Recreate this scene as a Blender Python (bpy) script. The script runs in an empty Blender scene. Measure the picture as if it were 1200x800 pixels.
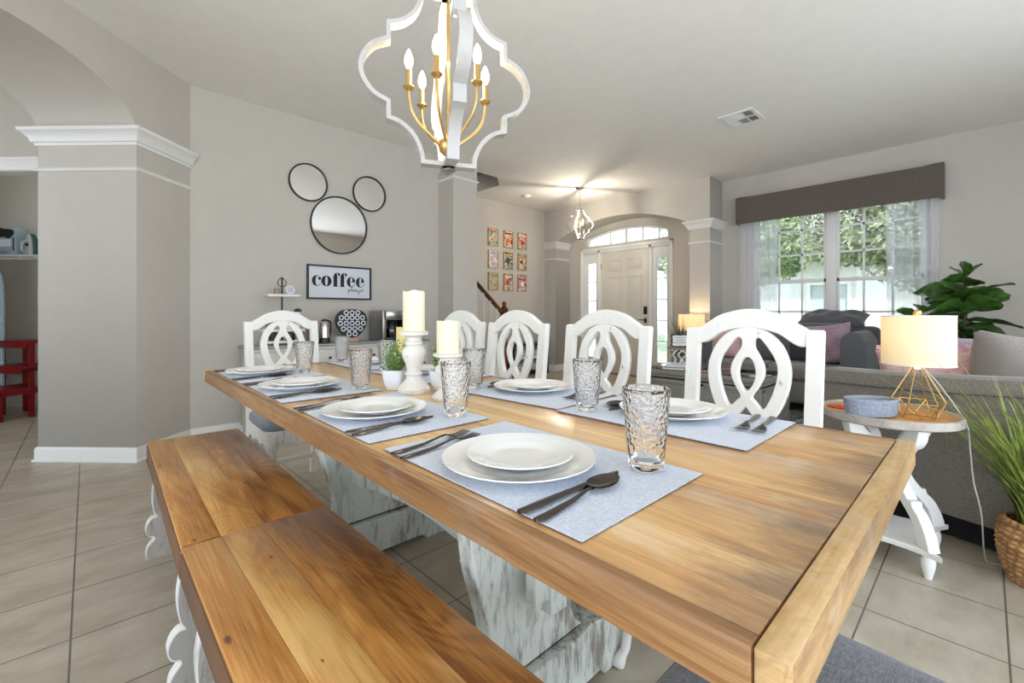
import bpy, bmesh, math, random
from mathutils import Matrix, Vector
random.seed(7)
PI = math.pi
C = bpy.context.scene.collection
# ------------------------------------------------------------------ helpers
def lin(c):
    return tuple(((v/255)/12.92 if v/255 <= .04045 else ((v/255+.055)/1.055)**2.4) for v in c)

class N:
    """tiny node helper"""
    def __init__(s, name):
        s.m = bpy.data.materials.new(name); s.m.use_nodes = True
        s.t = s.m.node_tree; s.b = s.t.nodes['Principled BSDF']
    def n(s, typ, **kw):
        nd = s.t.nodes.new(typ)
        for k, v in kw.items():
            if k.startswith('i_'): nd.inputs[int(k[2:]) if k[2:].isdigit() else k[2:]].default_value = v
            else: setattr(nd, k, v)
        return nd
    def l(s, a, b): s.t.links.new(a, b)
    def set(s, **kw):
        for k, v in kw.items(): s.b.inputs[k.replace('_', ' ')].default_value = v
    def ramp(s, src, stops, interp='LINEAR'):
        r = s.n('ShaderNodeValToRGB'); r.color_ramp.interpolation = interp
        e = r.color_ramp.elements
        while len(e) < len(stops): e.new(.5)
        for el, (p, c) in zip(e, stops):
            el.position = p; el.color = (*c, 1) if len(c) == 3 else c
        s.l(src, r.inputs[0]); return r.outputs[0]
    def coord(s, scale=(1, 1, 1), island=False, rot=(0, 0, 0)):
        tc = s.n('ShaderNodeTexCoord'); mp = s.n('ShaderNodeMapping'); mp.inputs['Scale'].default_value = scale
        mp.inputs['Rotation'].default_value = rot
        src = tc.outputs['Object']
        if island:
            g = s.n('ShaderNodeNewGeometry'); mu = s.n('ShaderNodeVectorMath', operation='SCALE')
            mu.inputs[0].default_value = (7.3, 23.1, 11.7); s.l(g.outputs['Random Per Island'], mu.inputs['Scale'])
            ad = s.n('ShaderNodeVectorMath', operation='ADD'); s.l(src, ad.inputs[0]); s.l(mu.outputs[0], ad.inputs[1]); src = ad.outputs[0]
        s.l(src, mp.inputs['Vector']); return mp.outputs[0]
    def noise(s, vec, scale, detail=3, rough=.5, dist=0):
        n = s.n('ShaderNodeTexNoise'); n.inputs['Scale'].default_value = scale; n.inputs['Detail'].default_value = detail
        n.inputs['Roughness'].default_value = rough; n.inputs['Distortion'].default_value = dist
        if vec: s.l(vec, n.inputs['Vector'])
        return n.outputs['Fac']
    def mix(s, fac, a, b, mode='MIX'):
        m = s.n('ShaderNodeMix', data_type='RGBA', blend_type=mode)
        for i, v in ((0, fac), (6, a), (7, b)):
            if hasattr(v, 'is_linked') or hasattr(v, 'links'): s.l(v, m.inputs[i])
            elif i == 0: m.inputs[0].default_value = v
            else: m.inputs[i].default_value = (*v, 1) if len(v) == 3 else v
        return m.outputs[2]
    def math(s, op, a, b=0.0):
        m = s.n('ShaderNodeMath', operation=op)
        for i, v in ((0, a), (1, b)):
            if hasattr(v, 'links'): s.l(v, m.inputs[i])
            else: m.inputs[i].default_value = v
        return m.outputs[0]
    def bump(s, h, strength=.3, dist=.002):
        b = s.n('ShaderNodeBump'); b.inputs['Strength'].default_value = strength; b.inputs['Distance'].default_value = dist
        s.l(h, b.inputs['Height']); s.l(b.outputs[0], s.b.inputs['Normal'])
    def color(s, o): s.l(o, s.b.inputs['Base Color'])

MATS = {}
def mat(name, rgb=(200, 200, 200), rough=.5, metal=0, var=.06, vs=8, bump=0, bs=60, bd=.002, coat=0, **kw):
    if name in MATS: return MATS[name]
    x = N(name); c = lin(rgb); x.set(Roughness=rough, Metallic=metal)
    if coat: x.b.inputs['Coat Weight'].default_value = coat
    v = x.coord(); f = x.noise(v, vs, 3)
    d = tuple(max(0, k*(1-var)) for k in c); e = tuple(min(1, k*(1+var)) for k in c)
    x.color(x.ramp(f, [(.35, d), (.65, e)]))
    if bump: x.bump(x.noise(v, bs, 4), bump, bd)
    for k, val in kw.items(): x.b.inputs[k.replace('_', ' ')].default_value = val
    MATS[name] = x.m; return x.m

def wood(name, dark, mid, light, grain=(9, 1.0, 9), rough=.35, knots=True, knotcol=None, coat=0, wear=None, contrast=1.0):
    x = N(name); x.set(Roughness=rough)
    if coat: x.b.inputs['Coat Weight'].default_value = coat; x.b.inputs['Coat Roughness'].default_value = .15
    v = x.coord(tuple(g*.42 for g in grain), True)
    big = x.noise(v, .9, 2, .45, 1.1)
    ring = x.math('SINE', x.math('MULTIPLY', big, 190))
    tone = x.noise(x.coord(tuple(g*.9 for g in grain), True), .9, 4, .62, .6)
    fine = x.noise(x.coord((grain[0]*20, grain[1]*3, grain[2]*20), True), 1.2, 5, .7)
    f = x.math('ADD', x.math('MULTIPLY', tone, .62), x.math('MULTIPLY', ring, .035))
    f = x.math('ADD', f, x.math('MULTIPLY', fine, .36))
    g = x.n('ShaderNodeNewGeometry')
    f = x.math('ADD', f, x.math('MULTIPLY', x.math('SUBTRACT', g.outputs['Random Per Island'], .5), .22*contrast))
    col = x.ramp(f, [(.34, lin(dark)), (.50, lin(mid)), (.66, lin(light))])
    ln = x.ramp(x.math('ADD', x.math('MULTIPLY', ring, .5), .5), [(.45, (0, 0, 0)), (1.0, (1, 1, 1))])
    ln = x.math('MULTIPLY', ln, x.ramp(tone, [(.40, (1, 1, 1)), (.62, (.15, .15, .15))]))
    col = x.mix(x.math('MULTIPLY', ln, .5*contrast), col, lin(dark))
    if knots:
        vo = x.n('ShaderNodeTexVoronoi', voronoi_dimensions='2D'); x.l(x.coord((6.8, 2.9, 1), True), vo.inputs['Vector']); vo.inputs['Scale'].default_value = 1.0
        sp = x.n('ShaderNodeSeparateColor'); x.l(vo.outputs['Color'], sp.inputs[0])
        keep = x.ramp(sp.outputs[0], [(.46, (0, 0, 0)), (.47, (1, 1, 1))], 'CONSTANT')
        size = x.math('ADD', x.math('MULTIPLY', sp.outputs[1], .045), .022)
        dd = x.math('DIVIDE', x.math('ADD', vo.outputs['Distance'], x.math('MULTIPLY', fine, .03)), size)
        core = x.math('MULTIPLY', x.ramp(dd, [(.55, (1, 1, 1)), (1.0, (0, 0, 0))]), keep)
        halo = x.math('MULTIPLY', x.ramp(dd, [(.9, (1, 1, 1)), (2.6, (0, 0, 0))]), keep)
        col = x.mix(x.math('MULTIPLY', halo, .45), col, lin(dark))
        col = x.mix(x.math('MULTIPLY', core, .68), col, lin(knotcol or dark))
    if wear:
        wn = x.ramp(x.noise(x.coord((6, 2.2, 6)), 1.3, 6, .7), [(.52, (0, 0, 0)), (.68, (1, 1, 1))])
        col = x.mix(x.math('MULTIPLY', wn, .55), col, lin(wear))
    if name == 'table_boards':      # grime worn into the boards along the two end joints
        tc = x.n('ShaderNodeTexCoord'); sy = x.n('ShaderNodeSeparateXYZ'); x.l(tc.outputs['Object'], sy.inputs[0])
        ay = x.math('ABSOLUTE', sy.outputs['Y']); nz = x.noise(x.coord((30, 9, 1)), 1.0, 6, .7)
        g2 = x.n('ShaderNodeMapRange'); x.l(x.math('ADD', ay, x.math('MULTIPLY', x.math('SUBTRACT', nz, .5), .34)), g2.inputs[0])
        g2.inputs[1].default_value = 1.07; g2.inputs[2].default_value = 1.20; g2.inputs[3].default_value = 0; g2.inputs[4].default_value = .8
        col = x.mix(g2.outputs[0], col, lin((112, 88, 70)))
    x.color(col); x.bump(f, .25, .0015)
    MATS[name] = x.m; return x.m

def worn_paint(name, base, under, amount=.5, rough=.55, scale=(9, 9, 2.2)):
    x = N(name); x.set(Roughness=rough)
    v = x.coord(scale)
    a = x.noise(v, 1.8, 8, .75); a = x.math('ADD', a, x.math('MULTIPLY', x.math('SUBTRACT', x.noise(x.coord((1, 1, .6)), 5, 3), .5), .42)); f = x.ramp(a, [(.56-.12*amount, lin(base)), (.60+.1*(1-amount), lin(under))])
    t = x.noise(x.coord((1, 1, 1)), 3, 3); d = tuple(k*.92 for k in lin(base))
    col = x.mix(x.math('MULTIPLY', t, .5), f, d); x.color(col); x.bump(a, .35, .003)
    MATS[name] = x.m; return x.m

def weave(name, a, b, scale=700, rough=.9, bump=.4, blotch=0):
    x = N(name); x.set(Roughness=rough); x.b.inputs['Sheen Weight'].default_value = .25
    v1 = x.noise(x.coord((scale, scale*.12, scale*.4)), 1, 2); v2 = x.noise(x.coord((scale*.12, scale, scale*.4)), 1, 2)
    f = x.math('MULTIPLY', x.math('ADD', v1, v2), .5)
    col = x.ramp(f, [(.40, lin(a)), (.62, lin(b))])
    if blotch:
        col = x.mix(x.math('MULTIPLY', x.noise(x.coord(), 6, 3), blotch), col, tuple(k*.6 for k in lin(a)))
    x.color(col); x.bump(f, bump, .001)
    MATS[name] = x.m; return x.m

class MB:
    def __init__(s): s.b = bmesh.new()
    def box(s, x0, x1, y0, y1, z0, z1, bev=0, seg=2, M=None):
        r = bmesh.ops.create_cube(s.b, size=1)
        vs = r['verts']
        for v in vs:
            v.co = Vector(((x0+x1)/2+v.co.x*(x1-x0), (y0+y1)/2+v.co.y*(y1-y0), (z0+z1)/2+v.co.z*(z1-z0)))
        if bev:
            es = list({e for v in vs for e in v.link_edges})
            rr = bmesh.ops.bevel(s.b, geom=es, offset=bev, segments=seg, affect='EDGES', profile=.5)
            vs = list({v for f in rr['faces'] for v in f.verts} | {v for v in vs if v.is_valid})
        if M is not None:
            # gather full island
            seen = set(vs); st = list(vs)
            while st:
                v = st.pop()
                for e in v.link_edges:
                    o = e.other_vert(v)
                    if o not in seen: seen.add(o); st.append(o)
            for v in seen: v.co = M @ v.co
        return s
    def lathe(s, prof, c=(0, 0, 0), seg=32, sx=1, sy=1, M=None, cap=True):
        rings = []
        for r, z in prof:
            ring = []
            for i in range(seg):
                a = 2*PI*i/seg; p = Vector((c[0]+r*sx*math.cos(a), c[1]+r*sy*math.sin(a), c[2]+z))
                ring.append(s.b.verts.new(M @ p if M is not None else p))
            rings.append(ring)
        for a, b in zip(rings, rings[1:]):
            for i in range(seg):
                j = (i+1) % seg; s.b.faces.new((a[i], a[j], b[j], b[i]))
        if cap:
            for ring, rev in ((rings[0], True), (rings[-1], False)):
                s.b.faces.new(list(reversed(ring)) if rev else ring)
        return s
    def tube(s, pts, r, seg=8, closed=False, cap=True):
        pts = [Vector(p) for p in pts]; n = len(pts); rings = []; prev = None
        for i, p in enumerate(pts):
            if closed: t = (pts[(i+1) % n]-pts[i-1])
            else: t = pts[min(i+1, n-1)]-pts[max(i-1, 0)]
            t.normalize()
            if prev is None:
                u = t.orthogonal().normalized()
            else:
                u = prev-t*prev.dot(t)
                u = u.normalized() if u.length > 1e-6 else t.orthogonal().normalized()
            prev = u; w = t.cross(u); rr = r[i] if isinstance(r, (list, tuple)) else r
            rings.append([s.b.verts.new(p+(u*math.cos(2*PI*k/seg)+w*math.sin(2*PI*k/seg))*rr) for k in range(seg)])
        m = n if closed else n-1
        for i in range(m):
            a, b = rings[i], rings[(i+1) % n]
            for k in range(seg):
                j = (k+1) % seg; s.b.faces.new((a[k], a[j], b[j], b[k]))
        if cap and not closed:
            s.b.faces.new(list(reversed(rings[0]))); s.b.faces.new(rings[-1])
        return s
    def loft(s, secs, cap=True):
        """secs: list of lists of points, closed loops of the same count"""
        rings = [[s.b.verts.new(Vector(p)) for p in sec] for sec in secs]
        n = len(rings[0])
        for a, b in zip(rings, rings[1:]):
            for k in range(n):
                j = (k+1) % n; s.b.faces.new((a[k], a[j], b[j], b[k]))
        if cap: s.b.faces.new(list(reversed(rings[0]))); s.b.faces.new(rings[-1])
        return s
    def grid(s, fn, nu, nv, closeu=False):
        g = [[s.b.verts.new(Vector(fn(i/(nu if closeu else nu-1), j/(nv-1)))) for j in range(nv)] for i in range(nu)]
        for i in range(nu if closeu else nu-1):
            for j in range(nv-1):
                a = (i+1) % nu; s.b.faces.new((g[i][j], g[a][j], g[a][j+1], g[i][j+1]))
        return s
    def add(s, mesh, M=None):
        b2 = bmesh.new(); b2.from_mesh(mesh)
        if M is not None: bmesh.ops.transform(b2, matrix=M, verts=b2.verts)
        tmp = bpy.data.meshes.new('tmp'); b2.to_mesh(tmp); b2.free(); s.b.from_mesh(tmp); bpy.data.meshes.remove(tmp); return s
    def quad(s, *p):
        s.b.faces.new([s.b.verts.new(Vector(q)) for q in p]); return s
    def build(s, name, m, parent=None, angle=35, smooth=True):
        bmesh.ops.recalc_face_normals(s.b, faces=s.b.faces)
        me = bpy.data.meshes.new(name); s.b.to_mesh(me); s.b.free()
        me.materials.append(m)
        if smooth:
            me.shade_smooth(); me.set_sharp_from_angle(angle=math.radians(angle))
        o = bpy.data.objects.new(name, me); C.objects.link(o)
        if parent: o.parent = parent
        return o

def shape(outs, depth, bev=0, res=2):
    """flat polygons (first = outside, others = holes) in XY thickened along Z"""
    cu = bpy.data.curves.new('s', 'CURVE'); cu.dimensions = '2D'; cu.fill_mode = 'BOTH'
    for pts in outs:
        sp = cu.splines.new('POLY'); sp.points.add(len(pts)-1)
        for p, q in zip(sp.points, pts): p.co = (q[0], q[1], 0, 1)
        sp.use_cyclic_u = True
    cu.extrude = max(0, depth/2-bev); cu.bevel_depth = bev; cu.bevel_resolution = res; cu.offset = -bev
    o = bpy.data.objects.new('s', cu); C.objects.link(o)
    dg = bpy.context.evaluated_depsgraph_get(); me = bpy.data.meshes.new_from_object(o.evaluated_get(dg))
    bpy.data.objects.remove(o); bpy.data.curves.remove(cu); me.materials.clear()
    return me
def spl(pts, n=8, closed=False):
    """catmull-rom through points"""
    out = []; m = len(pts)
    rng = range(m if closed else m-1)
    for i in rng:
        P = [pts[(i+k) % m] if closed else pts[min(max(i+k, 0), m-1)] for k in (-1, 0, 1, 2)]
        for j in range(n):
            t = j/n
            out.append(tuple(.5*((2*P[1][k])+(-P[0][k]+P[2][k])*t+(2*P[0][k]-5*P[1][k]+4*P[2][k]-P[3][k])*t*t+(-P[0][k]+3*P[1][k]-3*P[2][k]+P[3][k])*t**3) for k in range(len(pts[0]))))
    if not closed: out.append(tuple(pts[-1]))
    return out
XZ = Matrix(((1, 0, 0, 0), (0, 0, -1, 0), (0, 1, 0, 0), (0, 0, 0, 1)))    # shape x->X, y->Z, thickness->Y
YZ = Matrix(((0, 0, 1, 0), (1, 0, 0, 0), (0, 1, 0, 0), (0, 0, 0, 1)))     # shape x->Y, y->Z, thickness->X
def T(x=0, y=0, z=0): return Matrix.Translation((x, y, z))
def RZ(a): return Matrix.Rotation(a, 4, 'Z')
def RX(a): return Matrix.Rotation(a, 4, 'X')
def RY(a): return Matrix.Rotation(a, 4, 'Y')

def thing(name, label, cat, loc=(0, 0, 0), rz=0, group=None):
    o = bpy.data.objects.new(name, None); C.objects.link(o); o.empty_display_size = .05
    o.location = loc; o.rotation_euler = (0, 0, rz); o['label'] = label; o['category'] = cat
    if group: o['group'] = group
    return o
def tag(o, label, cat, group=None, kind=None, loc=None, rz=None):
    o['label'] = label; o['category'] = cat
    if group: o['group'] = group
    if kind: o['kind'] = kind
    if loc: o.location = loc
    if rz is not None: o.rotation_euler = (0, 0, rz)
    return o
def struct(o, label=None):
    o['kind'] = 'structure'
    if label: o['label'] = label
    return o
def dup(root, loc=None, rz=None, label=None, group=None):
    r = root.copy(); C.objects.link(r)
    if loc: r.location = loc
    if rz is not None: r.rotation_euler = (0, 0, rz)
    if label: r['label'] = label
    if group: r['group'] = group
    for ch in list(root.children):
        c = ch.copy(); C.objects.link(c); c.parent = r
        for g in list(ch.children):
            d = g.copy(); C.objects.link(d); d.parent = c
    return r

# ------------------------------------------------------------------ materials
M_wall = mat('wall_paint', (196, 190, 181), .75, var=.015, bump=.12, bs=180, bd=.001)
M_ceil = mat('ceiling_paint', (236, 233, 227), .8, var=.015, bump=.35, bs=140, bd=.002)
M_trim = mat('white_trim', (232, 231, 228), .35, var=.01)
M_door = mat('door_paint', (214, 208, 198), .4, var=.01)
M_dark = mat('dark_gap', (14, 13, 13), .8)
M_black = mat('black_metal', (20, 20, 21), .4)
M_chairw = worn_paint('chair_white', (236, 233, 226), (92, 74, 58), -.35, .4, (26, 26, 9))
M_linen = weave('seat_linen', (106, 108, 114), (146, 149, 156), 500, blotch=.1)
M_tabtop = wood('table_boards', (158, 104, 56), (208, 164, 108), (234, 202, 148), (8, .8, 8), .30, True, (92, 60, 42), .15, (212, 196, 172), 1.1)
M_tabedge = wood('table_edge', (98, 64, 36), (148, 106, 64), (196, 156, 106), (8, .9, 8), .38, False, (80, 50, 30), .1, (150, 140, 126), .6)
M_tabend = wood('breadboard_end', (146, 108, 64), (196, 158, 104), (222, 190, 140), (1.6, 14, 14), .4, False, None, .1, (190, 176, 150))
M_bench = wood('bench_boards', (122, 76, 36), (200, 138, 68), (234, 188, 116), (8, 1.1, 8), .34, True, (58, 30, 14), .12, None, 1.0)
M_benchedge = mat('bench_edge', (112, 80, 56), .5, var=.12)
M_trestle = worn_paint('trestle_paint', (208, 211, 202), (104, 90, 76), .55, .6, (17, 17, 3.4))
M_benchleg = worn_paint('bench_leg_paint', (168, 162, 154), (108, 94, 84), .35, .6, (20, 20, 4))
M_benchlit = worn_paint('bench_lit_edge', (232, 230, 224), (120, 100, 86), .1, .5)  # leg paint made paler, light on the board edges put into the colour
M_mat = weave('placemat_linen', (176, 184, 200), (214, 219, 228), 900, bump=.3)
M_hem = mat('placemat_underside', (92, 88, 88), .9)
M_porc = mat('white_porcelain', (238, 237, 233), .12, var=.005, coat=.6)
M_steel = mat('gunmetal_steel', (92, 86, 82), .22, 1, var=.05)
M_candle = mat('candle_wax', (232, 226, 192), .5, var=.02, Subsurface_Weight=.15)
M_candle2 = mat('candle_wax_deep', (226, 208, 140), .5, var=.02, Subsurface_Weight=.15)
M_whitewash = worn_paint('whitewashed_wood', (228, 223, 214), (182, 160, 130), .14, .6, (10, 10, 34))
M_pot = mat('white_pot', (226, 228, 232), .35, var=.01)
M_gold = mat('brushed_gold', (212, 176, 112), .32, 1, var=.04)
M_silverleaf = worn_paint('painted_frame_metal', (184, 182, 178), (160, 152, 142), .2, .4, (20, 20, 20))
M_oak = wood('end_table_oak', (160, 104, 56), (204, 148, 90), (222, 172, 112), (7, 1.2, 7), .5, False)
M_greywood = wood('grey_wood_edge', (132, 124, 114), (166, 158, 148), (190, 184, 174), (6, 6, 6), .6, False)
M_sofa = weave('sofa_fabric', (104, 98, 91), (152, 145, 136), 900, blotch=.25)
M_sofad = weave('dark_sofa_fabric', (74, 74, 78), (106, 106, 110), 900, blotch=.2)
M_pink = weave('pink_fabric', (196, 150, 148), (222, 180, 176), 200)
M_mauve = weave('mauve_fabric', (150, 122, 138), (186, 158, 172), 200)
M_fuzz = weave('grey_plush', (126, 118, 110), (160, 152, 146), 800, bump=.9)
M_leaf = mat('fiddle_leaf_green', (66, 100, 40), .3, var=.5, vs=14, coat=.2)
M_grass = mat('grass_blade_green', (146, 164, 78), .5, var=.4, vs=20)
M_grass2 = mat('entry_grass_green', (84, 100, 60), .6, var=.4, vs=30)
M_box = mat('boxwood_green', (110, 142, 66), .5, var=.45, vs=90)
M_rattan = wood('woven_rattan', (132, 92, 54), (188, 144, 92), (218, 182, 126), (20, 20, 60), .6, False)
M_red = mat('red_plastic', (128, 12, 18), .4, var=.08)
M_wire = mat('white_wire', (224, 226, 226), .4)
M_cab = mat('cabinet_paint', (206, 202, 194), .45, var=.015)
M_cabtop = mat('cabinet_top', (150, 150, 148), .2, var=.03)
M_greypaint = mat('coffee_table_paint', (142, 138, 128), .45, var=.03)
M_railwood = wood('stair_rail_wood', (70, 34, 16), (112, 60, 30), (140, 84, 46), (6, 6, 6), .3, False)
M_chrome = mat('kettle_steel', (190, 186, 182), .22, 1)
M_stain = mat('brushed_stainless', (176, 174, 172), .35, 1)
M_taupe = weave('pelmet_fabric', (84, 76, 70), (106, 96, 88), 500, bump=.15)
M_white = mat('sign_white', (214, 217, 224), .7, var=.01)
M_ink = mat('black_ink', (16, 16, 18), .6)

def glassmat(name, rough=0.0, ior=1.45, bump=0, bs=90, bd=.002, col=(1, 1, 1)):
    x = N(name); x.set(Roughness=rough, IOR=ior); x.b.inputs['Transmission Weight'].default_value = 1
    x.b.inputs['Base Color'].default_value = (*col, 1)
    if bump:
        vo = x.n('ShaderNodeTexVoronoi', feature='SMOOTH_F1'); x.l(x.coord((1, 1, 1)), vo.inputs['Vector']); vo.inputs['Scale'].default_value = bs
        tc = x.n('ShaderNodeTexCoord'); sp = x.n('ShaderNodeSeparateXYZ'); x.l(tc.outputs['Object'], sp.inputs[0])
        mask = x.ramp(sp.outputs['Z'], [(.022, (0, 0, 0)), (.05, (1, 1, 1))])
        h = x.math('MULTIPLY', vo.outputs['Distance'], mask); x.bump(h, bump, bd)
    MATS[name] = x.m; return x.m
M_glass = glassmat('hammered_glass', 0, 1.45, .9, 150, .004)
M_clear = glassmat('clear_glass')
def panemat(name, tint=(1, 1, 1), gl=.08):
    x = N(name); t = x.t; t.nodes.remove(x.b)
    tr = x.n('ShaderNodeBsdfTransparent'); tr.inputs[0].default_value = (*tint, 1)
    g = x.n('ShaderNodeBsdfGlossy'); g.inputs['Roughness'].default_value = .02
    m = x.n('ShaderNodeMixShader'); fr = x.n('ShaderNodeFresnel'); fr.inputs[0].default_value = 1.35
    x.l(fr.outputs[0], m.inputs[0]); x.l(tr.outputs[0], m.inputs[1]); x.l(g.outputs[0], m.inputs[2])
    x.l(m.outputs[0], t.nodes['Material Output'].inputs[0]); MATS[name] = x.m; return x.m
M_pane = panemat('window_pane')
def sheermat():
    x = N('sheer_curtain'); t = x.t; t.nodes.remove(x.b)
    tr = x.n('ShaderNodeBsdfTransparent'); tl = x.n('ShaderNodeBsdfTranslucent'); df = x.n('ShaderNodeBsdfDiffuse')
    for b in (tl, df): b.inputs[0].default_value = (.90, .92, .98, 1)
    m1 = x.n('ShaderNodeMixShader'); m1.inputs[0].default_value = .45; x.l(tl.outputs[0], m1.inputs[1]); x.l(df.outputs[0], m1.inputs[2])
    m2 = x.n('ShaderNodeMixShader'); m2.inputs[0].default_value = .52; x.l(tr.outputs[0], m2.inputs[1]); x.l(m1.outputs[0], m2.inputs[2])
    x.l(m2.outputs[0], t.nodes['Material Output'].inputs[0]); return x.m
M_sheer = sheermat()
def shademat(name, col, tf=.5):
    x = N(name); t = x.t; t.nodes.remove(x.b)
    tl = x.n('ShaderNodeBsdfTranslucent'); df = x.n('ShaderNodeBsdfDiffuse')
    for b in (tl, df): b.inputs[0].default_value = (*lin(col), 1)
    m = x.n('ShaderNodeMixShader'); m.inputs[0].default_value = 1-tf; x.l(tl.outputs[0], m.inputs[1]); x.l(df.outputs[0], m.inputs[2])
    x.l(m.outputs[0], t.nodes['Material Output'].inputs[0]); return x.m
M_shade = shademat('lamp_shade_linen', (246, 238, 218), .5)
def emit(name, col, s):
    x = N(name); x.set(Roughness=.3); x.b.inputs['Base Color'].default_value = (*col, 1)
    x.b.inputs['Emission Color'].default_value = (*col, 1); x.b.inputs['Emission Strength'].default_value = s; return x.m
M_bulb = emit('lit_bulb', (1, .84, .58), 9)
def mirrormat():
    x = N('mirror_glass'); x.set(Metallic=1, Roughness=.01); x.b.inputs['Base Color'].default_value = (.9, .9, .9, 1); return x.m
M_mirror = mirrormat()

def floormat():
    x = N('floor_tile'); x.set(Roughness=.38)
    tc = x.n('ShaderNodeTexCoord'); mp = x.n('ShaderNodeMapping'); mp.inputs['Location'].default_value = (.04, .05, 0)
    x.l(tc.outputs['Object'], mp.inputs['Vector'])
    br = x.n('ShaderNodeTexBrick'); br.offset = 0; br.squash = 1
    x.l(mp.outputs[0], br.inputs['Vector'])
    br.inputs['Scale'].default_value = 1; br.inputs['Mortar Size'].default_value = .0028; br.inputs['Mortar Smooth'].default_value = .1
    br.inputs['Brick Width'].default_value = .34; br.inputs['Row Height'].default_value = .345; br.inputs['Bias'].default_value = 0
    br.inputs['Color1'].default_value = (0, 0, 0, 1); br.inputs['Color2'].default_value = (1, 1, 1, 1)
    n1 = x.noise(x.coord((1, 2, 1)), 4, 7, .62, .1); n2 = x.noise(x.coord(), 1.1, 2)
    base = x.ramp(n1, [(.3, lin((164, 152, 132))), (.55, lin((186, 175, 156))), (.75, lin((198, 189, 172)))])
    base = x.mix(x.math('MULTIPLY', x.math('ADD', br.outputs['Color'], n2), .10), base, lin((142, 130, 114)))
    col = x.mix(br.outputs['Fac'], base, lin((108, 98, 88))); x.color(col)
    b = x.math('SUBTRACT', x.math('MULTIPLY', n1, .15), br.outputs['Fac']); x.bump(b, .6, .003); return x.m
M_floor = floormat()

# ------------------------------------------------------------------ room shell
HC = 2.90
def slab(name, x0, x1, y0, y1, z0, z1, m): return struct(MB().box(x0, x1, y0, y1, z0, z1).build(name, m, smooth=False))
slab('floor', -5, 6.7, -1.75, 8.2, -.1, 0, M_floor)
ceil = MB().add(shape([[(-5, -1.75), (6.9, -1.75), (6.9, 8.2), (-5, 8.2)], [(2.0, 4.6), (4.08, 4.6), (4.346, 4.862), (4.346, 5.6), (2.0, 5.6)]], .25), T(0, 0, HC+.125))
struct(ceil.build('ceiling', M_ceil, smooth=False))
# stair shaft above the opening
sh = MB()
sh.box(1.9, 2.0, 4.5, 5.7, HC+.25, 5.2); sh.box(4.346, 4.45, 4.5, 5.7, HC+.25, 5.2); sh.box(1.9, 4.45, 4.5, 4.6, HC+.25, 5.2)
sh.box(1.9, 4.45, 5.6, 5.7, HC+.25, 5.2); sh.box(1.9, 4.45, 4.5, 5.7, 5.2, 5.3)
struct(sh.build('wall_stair_shaft', M_wall, smooth=False))
# coffee wall, its column, the wall behind the stair
slab('wall_coffee', .60, 3.35, 4.46, 4.60, 0, HC, M_wall)
slab('wall_column', 3.023, 3.372, 4.169, 4.60, 0, HC, M_wall)
slab('wall_stairs', 1.9, 6.70, 5.60, 5.75, 0, HC, M_wall)
slab('wall_far_left', 1.85, 1.98, 4.6, 5.6, 0, HC, M_wall)
# window wall with the opening for the twin window
WY0, WY1, WZ0, WZ1 = .415, 2.16, .42, 2.42
ww = MB().add(shape([[(-1.75, 0), (2.568, 0), (2.568, HC), (-1.75, HC)], [(WY0, WZ0), (WY1, WZ0), (WY1, WZ1), (WY0, WZ1)]], .16), T(6.62, 0, 0) @ YZ)
struct(ww.build('wall_window_side', M_wall, smooth=False))
# arch front wall (X 6.13..6.54) and door wall behind
def arc(y0, y1, zs, rise, n=24):
    c = (y0+y1)/2; a = abs(y1-y0)/2; R = (a*a+rise*rise)/(2*rise)
    return [(c+a*t, zs-(R-rise)+math.sqrt(R*R-(a*t)**2)) for t in [(-1+2*i/n) for i in range(n+1)]]
A = arc(2.853, 5.333, 2.31, .29)
aw = MB().add(shape([[(2.568, 0), (2.853, 0)]+A+[(5.333, 0), (5.62, 0), (5.62, HC), (2.568, HC)]], .41), T(6.335, 0, 0) @ YZ)
struct(aw.build('wall_entry_arch', M_wall, smooth=False))
tr_arc = arc(3.383, 4.976, 2.365, .125)
dw = MB().add(shape([[(2.568, -.02), (5.65, -.02), (5.65, HC), (2.568, HC)], [(3.34, -.01), (5.04, -.01), (5.04, 2.10), (3.34, 2.10)],
                     [(3.383, 2.215)]+tr_arc+[(4.976, 2.215)]], .16), T(6.62, 0, 0) @ YZ)
struct(dw.build('wall_door_side', M_wall, smooth=False))
# angled arch wall on the left: runs from (.602,4.456) along (-1,-1)
S2 = math.sqrt(.5)
PA = T(.602, 4.456, 0) @ RZ(math.radians(-135))      # local x runs along the wall towards the camera, local +y is the hall side? see below
# opening from s=.50 to s=2.0
def ell(x0, x1, zs, rise, n=30):
    c = (x0+x1)/2; a = (x1-x0)/2
    return [(c-a*math.cos(PI*i/n), zs+rise*math.sin(PI*i/n)) for i in range(n+1)]
E_ = ell(.50, 2.02, 2.31, .325)
# hall side normal of this wall is towards (-1,+1); with RZ(-135) local -y points to (-S2,+S2)
aw2 = MB().add(shape([[(-.02, 0), (.50, 0)]+E_+[(2.02, 0), (3.0, 0), (3.0, HC), (-.02, HC)]], .714), PA @ T(0, -.357, 0) @ XZ)
struct(aw2.build('wall_kitchen_arch', M_wall, smooth=False))
# hallway / laundry behind the arch: frontal wall just past the pier
PH = T(.602, 4.456, 0) @ RZ(math.radians(135))       # local x to the far left (-1,+1), local y = (-1,-1)
hw = MB().add(shape([[(.70, 0), (.78, 0), (.78, 2.205), (2.6, 2.205), (2.6, 0), (3.2, 0), (3.2, HC), (.70, HC)]], .12), PH @ T(0, 0, 0) @ XZ)
struct(hw.build('wall_laundry_front', M_wall, smooth=False))
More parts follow.
